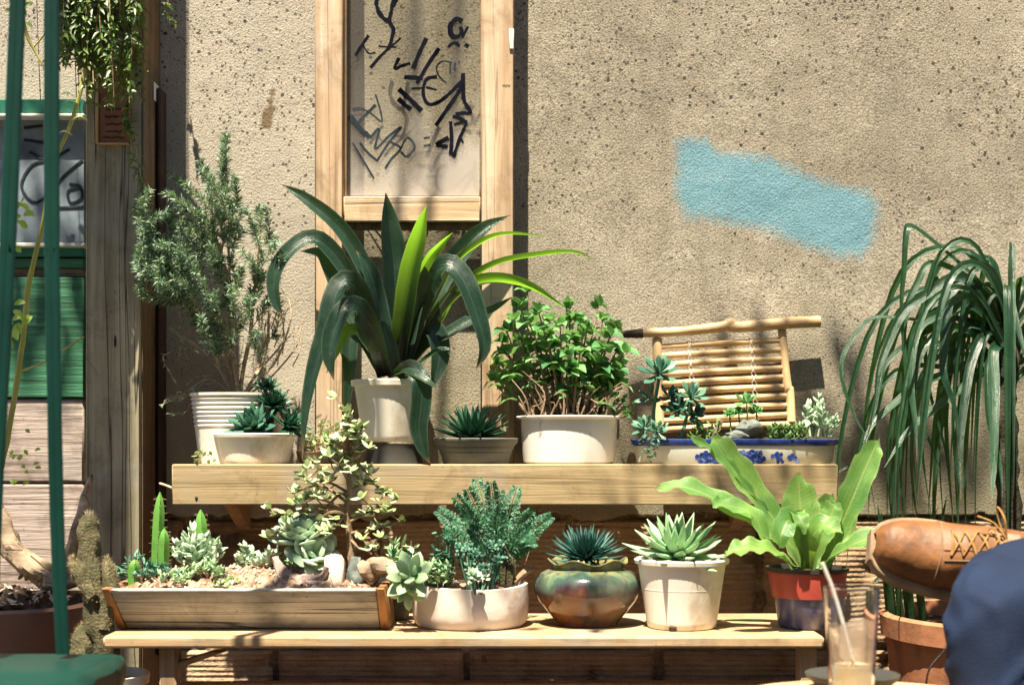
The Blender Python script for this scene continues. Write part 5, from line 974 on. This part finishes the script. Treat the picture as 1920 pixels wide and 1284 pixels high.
# ================= PERSON =================
def skin(name, chain, mat, parent, sub=2, extra=()):
    # chain: dict of id -> (co, (rx, ry)), edges
    vs, es, rootid = chain; bm = bmesh.new(); lay = bm.verts.layers.skin.verify(); ids = {}
    base = V(parent['base'])
    for k, (co, r) in vs.items():
        v = bm.verts.new(V(co)-base); v[lay].radius = (r, r) if not isinstance(r, tuple) else r; ids[k] = v
        v[lay].use_root = (k == rootid)
    for a_, b_ in es: bm.edges.new((ids[a_], ids[b_]))
    me = bpy.data.meshes.new(name); bm.to_mesh(me); bm.free(); me.materials.append(mat); o = bpy.data.objects.new(name, me); COL.objects.link(o); o.parent = parent; o['base'] = list(base)
    m = o.modifiers.new('skin', 'SKIN'); m.use_smooth_shade = True; s2 = o.modifiers.new('sub', 'SUBSURF'); s2.levels = sub; s2.render_levels = sub
    for e in extra: e(o)
    return o
pe = thing('person', (1.02, -.5, 0), 'seated person in blue jeans and tan lace up shoe, legs crossed at the right edge', 'person')
toe = P(1632, 1026, -.70); fw = V((-.975, .03, .19)).normalized(); upv = V((.1, -.9, .45)); upv = (upv-fw*upv.dot(fw)).normalized(); sd = fw.cross(upv)   # toe direction, instep direction, across
if sd.y < 0: sd = -sd
def S3(x, s_, u): return toe-fw*x*1.04+sd*s_+upv*u
ank = S3(.215, 0, .085)
knR = V((.628, -1.0, .520)); hipR = V((.98, -.52, .47)); hipL = V((1.16, -.42, .47)); pel = (hipR+hipL)/2+V((.03, .03, .06)); knL = V((1.22, -.86, .60)); ftR = V((.655, -.97, .075))
body = ({'pel': (pel, .12), 'wst': (pel+V((.03, .03, .17)), .11), 'chs': (pel+V((.05, .04, .36)), .125), 'nk0': (pel+V((.05, .03, .50)), .06), 'nk1': (pel+V((.03, 0, .57)), .05), 'hd0': (pel+V((.01, -.04, .63)), .072), 'hd1': (pel+V((0, -.05, .70)), .085), 'hd2': (pel+V((.01, -.04, .77)), .065),
 'shR': (pel+V((-.09, .14, .45)), .055), 'elR': (pel+V((-.06, .13, .2)), .04), 'wrR': (pel+V((-.02, -.12, .13)), .026), 'plR': (pel+V((-.02, -.18, .12)), .03), 'shL': (pel+V((.2, -.06, .45)), .055), 'elL': (pel+V((.26, -.1, .2)), .04), 'wrL': (pel+V((.1, -.2, .13)), .026), 'plL': (pel+V((.06, -.25, .12)), .03),
 'hR': (hipR, .085), 'kR': (knR, .05), 'cR': (knR.lerp(ftR, .35), .045), 'aR': (ftR, .035), 'tR': (ftR+V((-.12, -.1, -.04)), .028),
 'hL': (hipL, .085), 'kL': (knL, .05), 'cL': (knL.lerp(ank, .35), .045), 'aL': (ank, .033), 'fL': (S3(.16, 0, .05), .026), 'tL': (S3(.06, 0, .032), .018)},
 [('pel', 'wst'), ('wst', 'chs'), ('chs', 'nk0'), ('nk0', 'nk1'), ('nk1', 'hd0'), ('hd0', 'hd1'), ('hd1', 'hd2'), ('chs', 'shR'), ('shR', 'elR'), ('elR', 'wrR'), ('wrR', 'plR'), ('chs', 'shL'), ('shL', 'elL'), ('elL', 'wrL'), ('wrL', 'plL'), ('pel', 'hR'), ('hR', 'kR'), ('kR', 'cR'), ('cR', 'aR'), ('aR', 'tR'), ('pel', 'hL'), ('hL', 'kL'), ('kL', 'cL'), ('cL', 'aL'), ('aL', 'fL'), ('fL', 'tL')], 'pel')
for sd_, pm in (('R', body[0]['plR'][0]), ('L', body[0]['plL'][0])):
    for i, (dx, ln) in enumerate(((-.03, .06), (-.012, .068), (.006, .064), (.024, .052))):
        body[0]['f%s%d' % (sd_, i)] = (pm+V((dx, -.05, -.008)), .0095); body[0]['g%s%d' % (sd_, i)] = (pm+V((dx*1.2, -.05-ln*.7, -.03)), .008); body[1].extend([('pl'+sd_, 'f%s%d' % (sd_, i)), ('f%s%d' % (sd_, i), 'g%s%d' % (sd_, i))])
    body[0]['th'+sd_] = (pm+V((-.045 if sd_ == 'R' else .045, -.02, .005)), .011); body[1].append(('pl'+sd_, 'th'+sd_))
hd = pel+V((0, -.05, .70)); body[0]['ns'] = (hd+V((-.045, -.085, -.005)), .012); body[1].append(('hd1', 'ns'))
skin('body', body, M['skin'], pe)
jl_ = knL.lerp(ank, .80)
jeans = ({'pel': (pel, .135), 'w': (pel+V((.01, .01, .09)), .13), 'hR': (hipR, .098), 'mR': (hipR.lerp(knR, .5), .088), 'kR0': (hipR.lerp(knR, .88), .078), 'kR': (knR+V((.002, 0, -.008)), .066), 'kR1': (knR.lerp(ftR, .10), .069), 'cR': (knR.lerp(ftR, .4), .066), 'aR': (knR.lerp(ftR, .92), .058),
 'hL': (hipL, .098), 'mL': (hipL.lerp(knL, .5), .088), 'kL': (knL, .072), 'cL': (knL.lerp(ank, .4), .062), 'aL': (jl_, .052)}, [('pel', 'w'), ('pel', 'hR'), ('hR', 'mR'), ('mR', 'kR0'), ('kR0', 'kR'), ('kR', 'kR1'), ('kR1', 'cR'), ('cR', 'aR'), ('pel', 'hL'), ('hL', 'mL'), ('mL', 'kL'), ('kL', 'cL'), ('cL', 'aL')], 'pel')
def folds(o):
    t = bpy.data.textures.new('folds', 'CLOUDS'); t.noise_scale = .1; t.noise_depth = 1; d = o.modifiers.new('folds', 'DISPLACE'); d.texture = t; d.strength = .045; d.mid_level = .5; d.texture_coords = 'GLOBAL'
jo = skin('jeans', jeans, M['denim'], pe, 4)
dg = bpy.context.evaluated_depsgraph_get(); dg.update(); jm = bpy.data.meshes.new_from_object(jo.evaluated_get(dg)); jo.modifiers.clear(); jo.data = jm
if not jm.materials: jm.materials.append(M['denim'])
nrm_ = [v.normal.copy() for v in jm.vertices]; ob_ = V(pe['base'])
for v, n in zip(jm.vertices, nrm_):
    w_ = v.co+ob_; q = V((w_.x*9+w_.z*9, w_.y*8, w_.z*26-w_.x*20)); q2 = V((w_.x*30+w_.z*7, w_.y*30, w_.z*8)); wrp = noise.noise(w_*9)*1.5
    a1 = (1-abs(noise.noise(q*.55+V((wrp, 0, 3)))))**5; a2 = (1-abs(noise.noise(q2*.6+V((9, wrp, 0)))))**5
    v.co += n*(.0075*a1+.005*a2-.004+.005*noise.noise(w_*12))
jm.polygons.foreach_set('use_smooth', [True]*len(jm.polygons))
skin('shirt', ({'a': (pel+V((.01, .01, .08)), .14), 'b': (pel+V((.03, .03, .2)), .13), 'c': (pel+V((.05, .04, .37)), .145), 'd': (pel+V((.05, .03, .48)), .08), 'e': (pel+V((-.09, .14, .45)), .07), 'f': (pel+V((-.075, .135, .3)), .06), 'g': (pel+V((.2, -.06, .45)), .07), 'h': (pel+V((.23, -.08, .3)), .06)}, [('a', 'b'), ('b', 'c'), ('c', 'd'), ('c', 'e'), ('e', 'f'), ('c', 'g'), ('g', 'h')], 'b'), M['shirt'], pe)
a = MB(); a.rock(hd+V((.015, .02, .04)), (.095, .1, .095), 5, 3, .12); a.build('hair', M['hair'], pe)
skin('sock', ({'a': (S3(.20, 0, .06), .038), 'b': (ank+(knL-ank).normalized()*.03, .040), 'c': (ank+(knL-ank).normalized()*.12, .042)}, [('a', 'b'), ('b', 'c')], 'b'), M['sock'], pe)
# shoe: lofted upper, welted sole, laces
xs_ = [0, .006, .018, .035, .06, .09, .12, .15, .18, .21, .24, .265, .285, .292]
wv = [.034, .056, .073, .087, .098, .104, .101, .093, .084, .077, .074, .068, .050, .02]
hv = [.018, .032, .040, .043, .045, .052, .066, .090, .100, .098, .085, .078, .072, .06]
def itp(t, v): return float(np.interp(t, xs_, v))
def upper(x, th):
    w_ = itp(x, wv)*.5; h_ = itp(x, hv); c = math.cos(th); s_ = math.sin(th)
    return S3(x, -w_*(abs(c)**.75)*(1 if c > 0 else -1)*(1-.12*s_), .012+h_*s_**.75)
sh = MB(); rows = []
for i in range(61):
    x = .292*(i/60)**1.25; rows.append([upper(x, math.pi*j/28) for j in range(29)])
sh.grid(rows); shoe = sh.build('shoe', M['leather'], pe)
so = MB(); rows = []
for i in range(61):
    x = -.004+.300*(i/60)**1.25; w_ = itp(max(x, 0), wv)*.5+.0075; r_ = []
    for s_, u in ((-1, -.008), (-1.0, .004), (-1.03, .0055), (-1.03, .012), (-.96, .0135), (.96, .0135), (1.03, .012), (1.03, .0055), (1.0, .004), (1, -.008)): r_.append(S3(x, s_*w_, u))
    rows.append(r_)
so.grid(rows, True); so.cap(rows[0]); so.cap(rows[-1], True); o = so.build('sole', M['sole'], shoe)
a = MB()
def lift(x, s_, k=.003):
    w_ = itp(x, wv)*.5; th = math.acos(max(-1, min(1, -(s_/w_)))) if True else 0; th = math.pi-th if False else th
    best = min(range(57), key=lambda j: abs((upper(x, math.pi*j/56)-S3(x, 0, 0)).dot(sd)-s_)); return upper(x, math.pi*best/56)+upv*k
rowsT = [[lift(x, s_, .0018) for s_ in (-.013, -.006, .0, .006, .013)] for x in [.088+.09*i/14 for i in range(15)]]
a.grid(rowsT); a.build('tongue', m_mottle('darker tongue leather', [(.3, (.12, .05, .018)), (.7, (.2, .09, .03))], 12, .5, .2), shoe)
a = MB(); ex = [.098, .113, .128, .143, .158]
for k in range(4):
    for sg in (-1, 1): a.tube([lift(ex[k], -.019*sg, .002), lift((ex[k]+ex[k+1])/2, 0, .0055), lift(ex[k+1], .019*sg, .002)], .0017, 6, 10)
a.tube([lift(.098, -.019, .002), lift(.098, 0, .004), lift(.098, .019, .002)], .0018, 6)
b0 = lift(.160, 0, .006); nr_ = -sd*.6+upv
for sg in (-1, 1): a.tube([b0, b0+sd*.025*sg+upv*.016+fw*.01, b0+sd*.045*sg+upv*.008+fw*.018, b0+sd*.028*sg+upv*.0+fw*.012, b0], .0016, 6, 18); a.tube([b0, b0+sd*.02*sg+fw*.02+upv*.004, b0+sd*.032*sg+fw*.042-upv*.006], .0015, 6, 10)
a.build('laces', M['lace'], shoe)
a = MB()
for x in ex:
    for s_ in (-.020, .020): a.rock(lift(x, s_, .0008), (.0022, .0022, .0022), 1, 1, 0)
a.build('eyelets', M['hair'], shoe)['kind'] = 'stuff'
a = MB(); a.tube([upper(.085, math.pi*j/20)+upv*.0008 for j in range(2, 19)], .0011, 5, 32); a.tube([lift(x, -.026-(.175-x)*.02, .0012) for x in (.09, .1, .12, .14, .16, .18)], .0009, 5, 20); a.build('seams', M['sole'], shoe)
a = MB()
fR = V((ftR.x, ftR.y, 0)); a.tube([fR+V((.03, .04, .045)), fR+V((-.02, -.02, .045)), fR+V((-.1, -.09, .035)), fR+V((-.15, -.13, .02))], [.04, .042, .042, .018], 12, 12, flat=.8); a.build('shoe', M['leather'], pe)
st = thing('stool', (1.1, -.44, 0), 'plain wooden stool under the seated person at the right edge', 'stool')
a = MB(); a.lathe([(0, .32), (.17, .32), (.175, .33), (.175, .345), (0, .35)], (1.1, -.44, 0), 32); a.build('seat', M['bench'], st)
for dx, dy in ((-1, -1), (1, -1), (1, 1), (-1, 1)):
    a = MB(); a.tube([V((1.1+dx*.10, -.44+dy*.1, .325)), V((1.1+dx*.13, -.44+dy*.13, 0))], [.017, .014], 10); a.build('leg', M['leg'], st)

# ================= ROUND TABLE, DISH, GLASS =================
yg2 = -1.13; zt2 = PZ(1322, yg2)
tb = thing('side_table', (.44, -1.12, 0), 'small round pale wooden table in the bottom foreground carrying the drinking glass', 'table')
a = MB(); a.lathe([(0, zt2-.03), (.172, zt2-.03), (.18, zt2-.025), (.18, zt2-.003), (.177, zt2-.0), (0, zt2)], (.44, -1.12, 0), 56); a.build('table_top', M['bench'], tb)
for q in (.5, 2.6, 4.7):
    a = MB(); a.tube([V((.44+math.cos(q)*.1, -1.12+math.sin(q)*.1, zt2-.03)), V((.44+math.cos(q)*.15, -1.12+math.sin(q)*.15, 0))], [.014, .012], 8); a.build('leg', M['leg'], tb)
a = MB(); yd = -1.02; a.lathe([(0, .001), (.04, .001), (.058, .016), (.06, .021), (.056, .021), (.038, .006), (0, .005)], (PX(1598, yd), yd, zt2), 40); one('dark_dish', a, M['black_plastic'], (PX(1598, yd), yd, zt2), 'dark round dish standing behind the blurred drinking glass', 'dish')
gx = PX(1597, yg2); hG2 = PZ(1100, yg2)-zt2; gl = thing('drinking_glass', (gx, yg2, zt2), 'nearly empty blurred drinking glass with creamy dregs and a straw in the foreground', 'glass')
g0, g1 = .0255, .0338; pr = [(0, .0005), (g0-.002, .0005), (g0, .003)]+[(g0+(g1-g0)*t, .003+(hG2-.003)*t) for t in (.2, .4, .6, .8, 1)]+[(g1-.0012, hG2+.001), (g1-.0024, hG2)]+[(g0+(g1-g0)*t-.0024, .012+(hG2-.012)*t) for t in (.8, .6, .4, .2, 0)]+[(0, .011)]
m = NT('clear drinking glass'); m.b.inputs['Transmission Weight'].default_value = 1; m.b.inputs['IOR'].default_value = 1.45; m.b.inputs['Roughness'].default_value = .02; m.col((.95, .97, .98)); lpx = m
a = MB(); a.lathe(pr, (gx, yg2, zt2), 48); a.build('tumbler', m.m, gl)
zc1 = PZ(1246, yg2)-zt2; a = MB(); a.lathe([(0, .0125), (g0-.0035, .0125), (g0+(g1-g0)*zc1/hG2-.0038, zc1), (0, zc1+.001)], (gx, yg2, zt2), 40); a.build('creamy_dregs', m_mottle('creamy orange dregs', [(.3, (.78, .55, .25)), (.7, (.85, .78, .62))], 30, .5, .1), gl)
zc2 = PZ(1172, yg2)-zt2; m = NT('amber film'); t = m.node('BsdfTransparent'); df = m.node('BsdfTranslucent'); df.inputs[0].default_value = (.85, .6, .3, 1); d2 = m.node('BsdfDiffuse'); d2.inputs[0].default_value = (.75, .6, .5, 1); ad = m.node('AddShader'); mx = m.node('MixShader')
m.lk(m.ramp(m.noise(m.map((1, 1, .3)), 60, 4), [(.35, .15), (.65, .65)]), mx.inputs[0]); mm = m.node('MixShader'); mm.inputs[0].default_value = .5; m.lk(df.outputs[0], mm.inputs[1]); m.lk(d2.outputs[0], mm.inputs[2]); m.lk(t.outputs[0], mx.inputs[1]); m.lk(mm.outputs[0], mx.inputs[2]); m.lk(mx.outputs[0], m.out.inputs[0])
a = MB(); rf = lambda z: g0+(g1-g0)*z/hG2-.0030; a.lathe([(rf(zc1+.002), zc1+.002), (rf((zc1+zc2)/2), (zc1+zc2)/2), (rf(zc2), zc2)], (gx, yg2, zt2), 40, wav=lambda q, z: .006*math.sin(q*2)*(z > zc2-.002)); a.build('drink_film', m.m, gl)
a = MB(); a.tube([P(1542, 1055, yg2-.01), P(1570, 1130, yg2-.005), V((gx+.012, yg2+.01, zt2+.02))], .0022, 8); a.build('straw', M['white_plastic'], gl)

# ================= HANGING SWING (left foreground) =================
ysw = -1.05; sw = thing('swing', P(20, 1260, -1.1), 'teal woven hanging seat on long straps, blurred in the left foreground', 'swing')
def strap(pts, w_, name):
    a = MB(); pp = [P(x, yy, ysw) for x, yy in pts]; top = pp[0]+(pp[0]-pp[1]).normalized()*((5.3-pp[0].z)/max((pp[0]-pp[1]).normalized().z, .1)); pp = [top]+pp
    for sg in (-1, 1):
        q = [p+V((sg*w_*.2, .0, 0)) for p in pp]; a.tube(q, [w_*.31, w_*.31, w_*.30, w_*.28, w_*.25], 10, 40, flat=.45, hint=V((0, 1, 0)), wob=.12)
    a.build(name, M['teal'], sw)
strap([(97, -60), (97, 300), (100, 650), (108, 1000), (118, 1226)], .0195, 'strap')
strap([(36, -60), (22, 280), (6, 640), (-8, 900), (-20, 1240)], .021, 'strap')
a = MB(); zt3 = PZ(1216, -.98); rows = []
for i in range(41):
    x = PX(-260, -1.1)+(PX(203, -1.1)-PX(-260, -1.1))*i/40; e = min(1, (40-i)/3.2); e = math.sqrt(1-(1-e)**2)*.5+.5 if e < 1 else 1; r_ = []
    for j in range(36):
        q = 2*math.pi*j/36; cq, sq = math.cos(q), math.sin(q); r_.append(V((x, -1.115+.145*abs(cq)**.6*(1 if cq > 0 else -1)*e, zt3-.026+.026*abs(sq)**.6*(1 if sq > 0 else -1)*e+.0022*math.sin(cq*30)*(sq > 0))))
    rows.append(r_)
a.grid(rows, True); a.cap(rows[-1]); a.cap(rows[0], True); a.build('seat', M['teal'], sw)
a = MB(); a.box((-1.6, -1.10, 5.3), (-.2, -1.0, 5.4)); one('ceiling_beam', a, M['post'], (-.9, -1.05, 5.3), 'overhead timber beam from which the teal seat hangs', 'beam')
a = MB(); tx_ = -1.2; a.box((-.785+.37*tx_-.045, -.14+tx_-.05, 0), (-.785+.37*tx_+.045, -.14+tx_+.05, 5.6)); one('shade_post', a, M['post'], (-.772+.37*tx_, -.14+tx_, 0), 'unseen square post added left of the hanging seat to shade the timber post', 'post')  # unseen post, added so its shadow falls on the front of wooden_post

# ================= LEFT CORNER: basin, driftwood, old cactus =================
yL = -.26; a0 = thing('dark_basin', P(10, 1284, yL), 'big dark reddish basin of soil below the curved driftwood', 'pot'); xb = PX(15, yL); zr2 = PZ(1128, yL)
a = MB(); r = .142; a.lathe([(0, 0), (r*.7, 0), (r*.95, zr2-.05), (r*1.0, zr2-.035), (r*1.03, zr2-.006), (r*1.0, zr2), (r*.92, zr2-.002), (r*.9, zr2-.03)], (xb, yL, 0), 52); a.build('basin', M['darkpot'], a0)
soil_disc((xb, yL, zr2-.008), r*.92, bumpy=.03).build('soil', M['soil'], a0)
a = MB()
for i in range(120):
    q = U(0, 6.28); rr = r*.85*math.sqrt(U(0, 1)); a.rock((xb+math.cos(q)*rr, yL+math.sin(q)*rr, zr2+.028*(1-rr/r)), (U(.003, .009), U(.003, .006), U(.001, .003)), i, 1, .6, U(0, 3))
a.build('litter', M['stone_pale'], a0)['kind'] = 'stuff'
a = MB()
for i in range(16): q = P(U(-20, 150), U(1085, 1125), yL+U(-.06, .1)); a.fat(q, (U(-1, 1), -.5, U(.2, 1)), .014, .012, .002, (0, 0, 1))
a.build('fallen_leaves', m_leaf('dry fallen leaves', (.25, .08, .03), (.4, .3, .1), 0), a0)['kind'] = 'stuff'
dw = MB(); dw.tube([P(-60, 880, -.15), P(-10, 960, -.16), P(25, 1030, -.17), P(70, 1075, -.19), P(110, 1092, -.2), P(150, 1090, -.2)], [.018, .022, .026, .027, .022, .01], 16, 60, flat=.8, wob=.35)
dw.tube([P(110, 1090, -.2), P(128, 1050, -.2), P(145, 990, -.19), P(163, 925, -.17), P(172, 890, -.16)], [.02, .022, .019, .014, .006], 14, 40, flat=.6, wob=.35); dw.tube([P(60, 1040, -.19), P(90, 1062, -.2), P(115, 1075, -.2)], [.004, .008, .006], 8, 16, wob=.4)
one('curved_driftwood', dw, M['drift'], P(70, 1100, -.2), 'big curved bleached driftwood branch lying in the dark basin at left', 'driftwood')
yK = -.52; ck = thing('old_cactus', P(190, 1290, yK), 'old dark prickly cactus with several knobbly stems beside the left end of the bench', 'cactus')
a = MB(); sp = MB()
def cst(pts, rad):
    pp = [P(x, yy, yK+.01*k) for k, (x, yy) in enumerate(pts)]; a.tube(pp, rad, 14, 40, wob=.55); ps = spline(pp, 60)
    for i, c in enumerate(ps):
        for _ in range(9):
            d = V((U(-1, 1), U(-1, .6), U(-.4, .7)+(1.0 if i > 54 else 0))).normalized(); rr = lerp_list(rad, i/60); sp.fat(c+d*rr*.9, (d+V((U(-.4, .4), 0, U(-.4, .4)))), U(.004, .009), .0006, .0006, (0, 0, 1), 0, (1, .5, 0), 3, 2)
cst([(205, 1330), (200, 1230), (185, 1150), (172, 1080), (168, 1020), (166, 982), (168, 965)], [.022, .02, .022, .02, .016, .0155, .006]); cst([(196, 1180), (208, 1110), (204, 1070), (200, 1048)], [.012, .013, .011, .004]); cst([(165, 1300), (158, 1240), (155, 1200), (158, 1172)], [.012, .02, .019, .006]); cst([(176, 1120), (150, 1075), (135, 1050)], [.012, .013, .007])
a.build('stems', M['cactus_dark'], ck); sp.build('spines', M['spine'], ck)
zq = PZ(1262, yK); a = MB(); a.lathe([(0, 0), (.05, 0), (.07, zq-.02), (.076, zq-.016), (.078, zq), (.072, zq), (.068, zq-.03)], (PX(190, yK), yK, 0), 40); a.build('pot', M['white_plastic'], ck); soil_disc((PX(190, yK), yK, zq-.015), .069).build('soil', M['soil'], ck)

# ================= HANGING VINES, STEMS =================
yv = -.27; vn = thing('trailing_vine', P(185, -120, yv), 'dense dark trailing vine hanging over the top of the timber post', 'vine'); lf = MB(); s_ = MB()
def strand(pts, n, ll=.017, lw=.006, w_=1.0):
    s_.tube(pts, [.0013, .0008], 5, 14); sp = spline(pts, 30)
    for i in range(n):
        u = U(.05, 1)*30; k = min(int(u), 29); c = sp[k].lerp(sp[k+1], u-k); d = V((U(-1, 1), U(-1, .6), U(-.9, .5))).normalized(); l = ll*U(.6, 1.2); lf.leaf([c, c+d*l*.5, c+d*l+V((0, 0, -.3*l))], lw, (.3, .9, 1, .6, .05), V((U(-.5, .5), -1, U(0, 1))), 4, .3, 3)
for i in range(95):
    x = U(112, 262) if i < 80 else U(100, 150); t_ = {0: 0}.get(0); end = U(60, 130) if x < 160 else U(90, 205); 
    q0 = P(185+(x-185)*.6, -130+U(-30, 30), yv+U(-.03, .08)); q1 = P(x, -10, yv+U(-.06, .07)); q2 = P(x+U(-10, 10), end, yv+U(-.06, .06)); strand([q0, q1, q2], 46)
strand([P(235, -20, -.2), P(240, 120, -.2), P(246, 250, -.2), P(262, 330, -.2), P(258, 410, -.2)], 70, .02); strand([P(230, -20, -.2), P(236, 120, -.2), P(240, 210, -.2), P(246, 262, -.2)], 50); strand([P(300, -60, -.1), P(308, -5, -.1), P(314, 25, -.1), P(330, 42, -.1)], 16)
for x, y1 in ((322, 130), (76, 190), (150, 215), (145, 232)): s_.tube([P(x-8, -20, -.15), P(x-4, y1*.5, -.15), P(x, y1, -.15)], .0009, 5)
s_.build('stems', M['bark'], vn); lf.build('leaves', M['vine'], vn)
a = MB(); a.lathe([(0, -.12), (.07, -.12), (.10, 0), (.095, 0), (.09, -.02)], P(185, -120, yv)+V((0, 0, .06)), 32); soil_ = P(185, -120, yv)
a.tube([soil_+V((0, 0, .06)), soil_+V((0, 0, .7))], .002, 6); one('hanging_pot', a, M['darkpot'], soil_, 'hanging pot above the timber post from which the trailing vine spills', 'pot')
a = MB(); pts = [P(160, 130, -.3), P(146, 190, -.3), P(128, 245, -.3), P(108, 288, -.3)]; a.tube(pts, [.0042, .0038, .0034], 8, 16)
root = thing('young_vine', P(160, 130, -.3), 'short yellow green stem with a few leaves crossing the teal panel rail', 'stem'); a.build('stem', M['stemgreen'], root)
a = MB()
for k, (x, yy) in enumerate(((118, 178), (125, 192), (142, 222), (120, 205), (113, 250))): c = P(x+22, yy+4, -.3); a.leaf([c, P(x+8, yy-3, -.31), P(x-8, yy+3, -.31)], .011, (.3, .9, 1, .6, .05), (0, -.5, 1), 6, .3, 3)
a.build('leaves', M['jade'], root)
root = thing('climbing_plant', P(0, 880, -.35), 'long leaning yellow green stem climbing across the planks at far left', 'stem'); a = MB(); a.tube([P(95, 300, -.4), P(84, 400, -.38), P(66, 480, -.37), P(52, 545, -.36), P(45, 620, -.36), P(28, 740, -.35), P(8, 850, -.35), P(-15, 940, -.3)], [.0036, .0046, .005, .0052], 8, 60, wob=.35)
a.tube([P(30, 700, -.3), P(80, 680, -.25), P(120, 655, -.2), P(157, 632, -.15)], [.0024, .002], 6, 16, wob=.3); a.tube([P(40, 30, -.2), P(52, 70, -.2), P(62, 90, -.2), P(82, 125, -.2)], [.004, .003, .002], 7, 14, wob=.4); a.tube([P(62, 90, -.2), P(78, 72, -.2), P(90, 55, -.2)], .0016, 6); a.build('stem', M['stemgreen'], root)
a = MB()
for cx_, cy_, n, s1, yy_ in ((22, 620, 9, .026, -.4), (40, 380, 8, .026, -.35), (25, 600, 4, .02, -.42), (35, 450, 5, .022, -.35), (35, 870, 9, .013, -.3), (60, 845, 5, .012, -.3), (45, 20, 10, .016, -.2)):
    for i in range(n): c = P(cx_+U(-24, 24), cy_+U(-34, 34), yy_+U(-.02, .02)); d = V((U(-1, 1), U(-.6, .2), U(-.6, .8))).normalized(); a.leaf([c, c+d*s1*.5, c+d*s1+V((0, 0, -.2*s1))], s1*.6, (.25, .8, 1, .75, .05), V((U(-.5, .5), -1, .5)), 6, .3, 3)
a.build('leaves', m_leaf('yellow green climber leaves', (.1, .28, .03), (.35, .5, .1), .4, (.5, .7, .1)), root)
a = MB(); a.tube([P(300, 906, -.2), P(312, 910, -.24), P(322, 914, -.268)], .0022, 6); one('pale_twig', a, M['bark_pale'], P(300, 906, -.2), 'short pale twig poking out at the left end of the upper shelf', 'twig')
# unseen foliage added above the frame to throw the dappled shade
tr2 = thing('shade_foliage', (1.4, -2.0, 6.9), 'unseen leafy branches added overhead to throw dappled shade on the shelves', 'tree'); lf = MB(); s_ = MB(); SD = V((.37, 1, -2.7)); RT = random.Random(11)
def shade(x0, x1, z0_, z1_, y_, n, t0, t1, sz):
    for i in range(n):
        tg = V((RT.uniform(x0, x1), y_, RT.uniform(z0_, z1_))); c = tg-SD*RT.uniform(t0, t1); d = V((RT.uniform(-1, 1), RT.uniform(-1, 1), RT.uniform(-.6, .2))).normalized(); s1 = sz*RT.uniform(.6, 1.3); lf.leaf([c, c+d*s1*.5, c+d*s1], s1*.5, (.3, .9, 1, .75, .05), V((RT.uniform(-.5, .5), RT.uniform(-.8, .2), 1)), 4, .2, 3)
shade(.2, 1.15, .62, .85, 0, 90, 1.1, 1.5, .05)
shade(.1, .62, .62, .72, -.27, 26, .9, 1.2, .04)
shade(-.5, .2, .42, .5, -.5, 40, .8, 1.1, .04)
shade(-1.1, -.8, .7, 1.3, 0, 130, .9, 1.2, .045)
for q in ([(1.4, -2.0, 6.9), (.6, -1.7, 6.8), (.1, -1.6, 6.7), (-.6, -1.5, 6.6)], [(1.4, -2.0, 6.9), (1.0, -1.7, 6.8), (.6, -1.6, 6.6)]): s_.tube([V(p) for p in q], [.03, .02, .01, .005], 8, 24, wob=.4)
s_.build('limbs', M['bark'], tr2); lf.build('leaves', M['vine'], tr2)
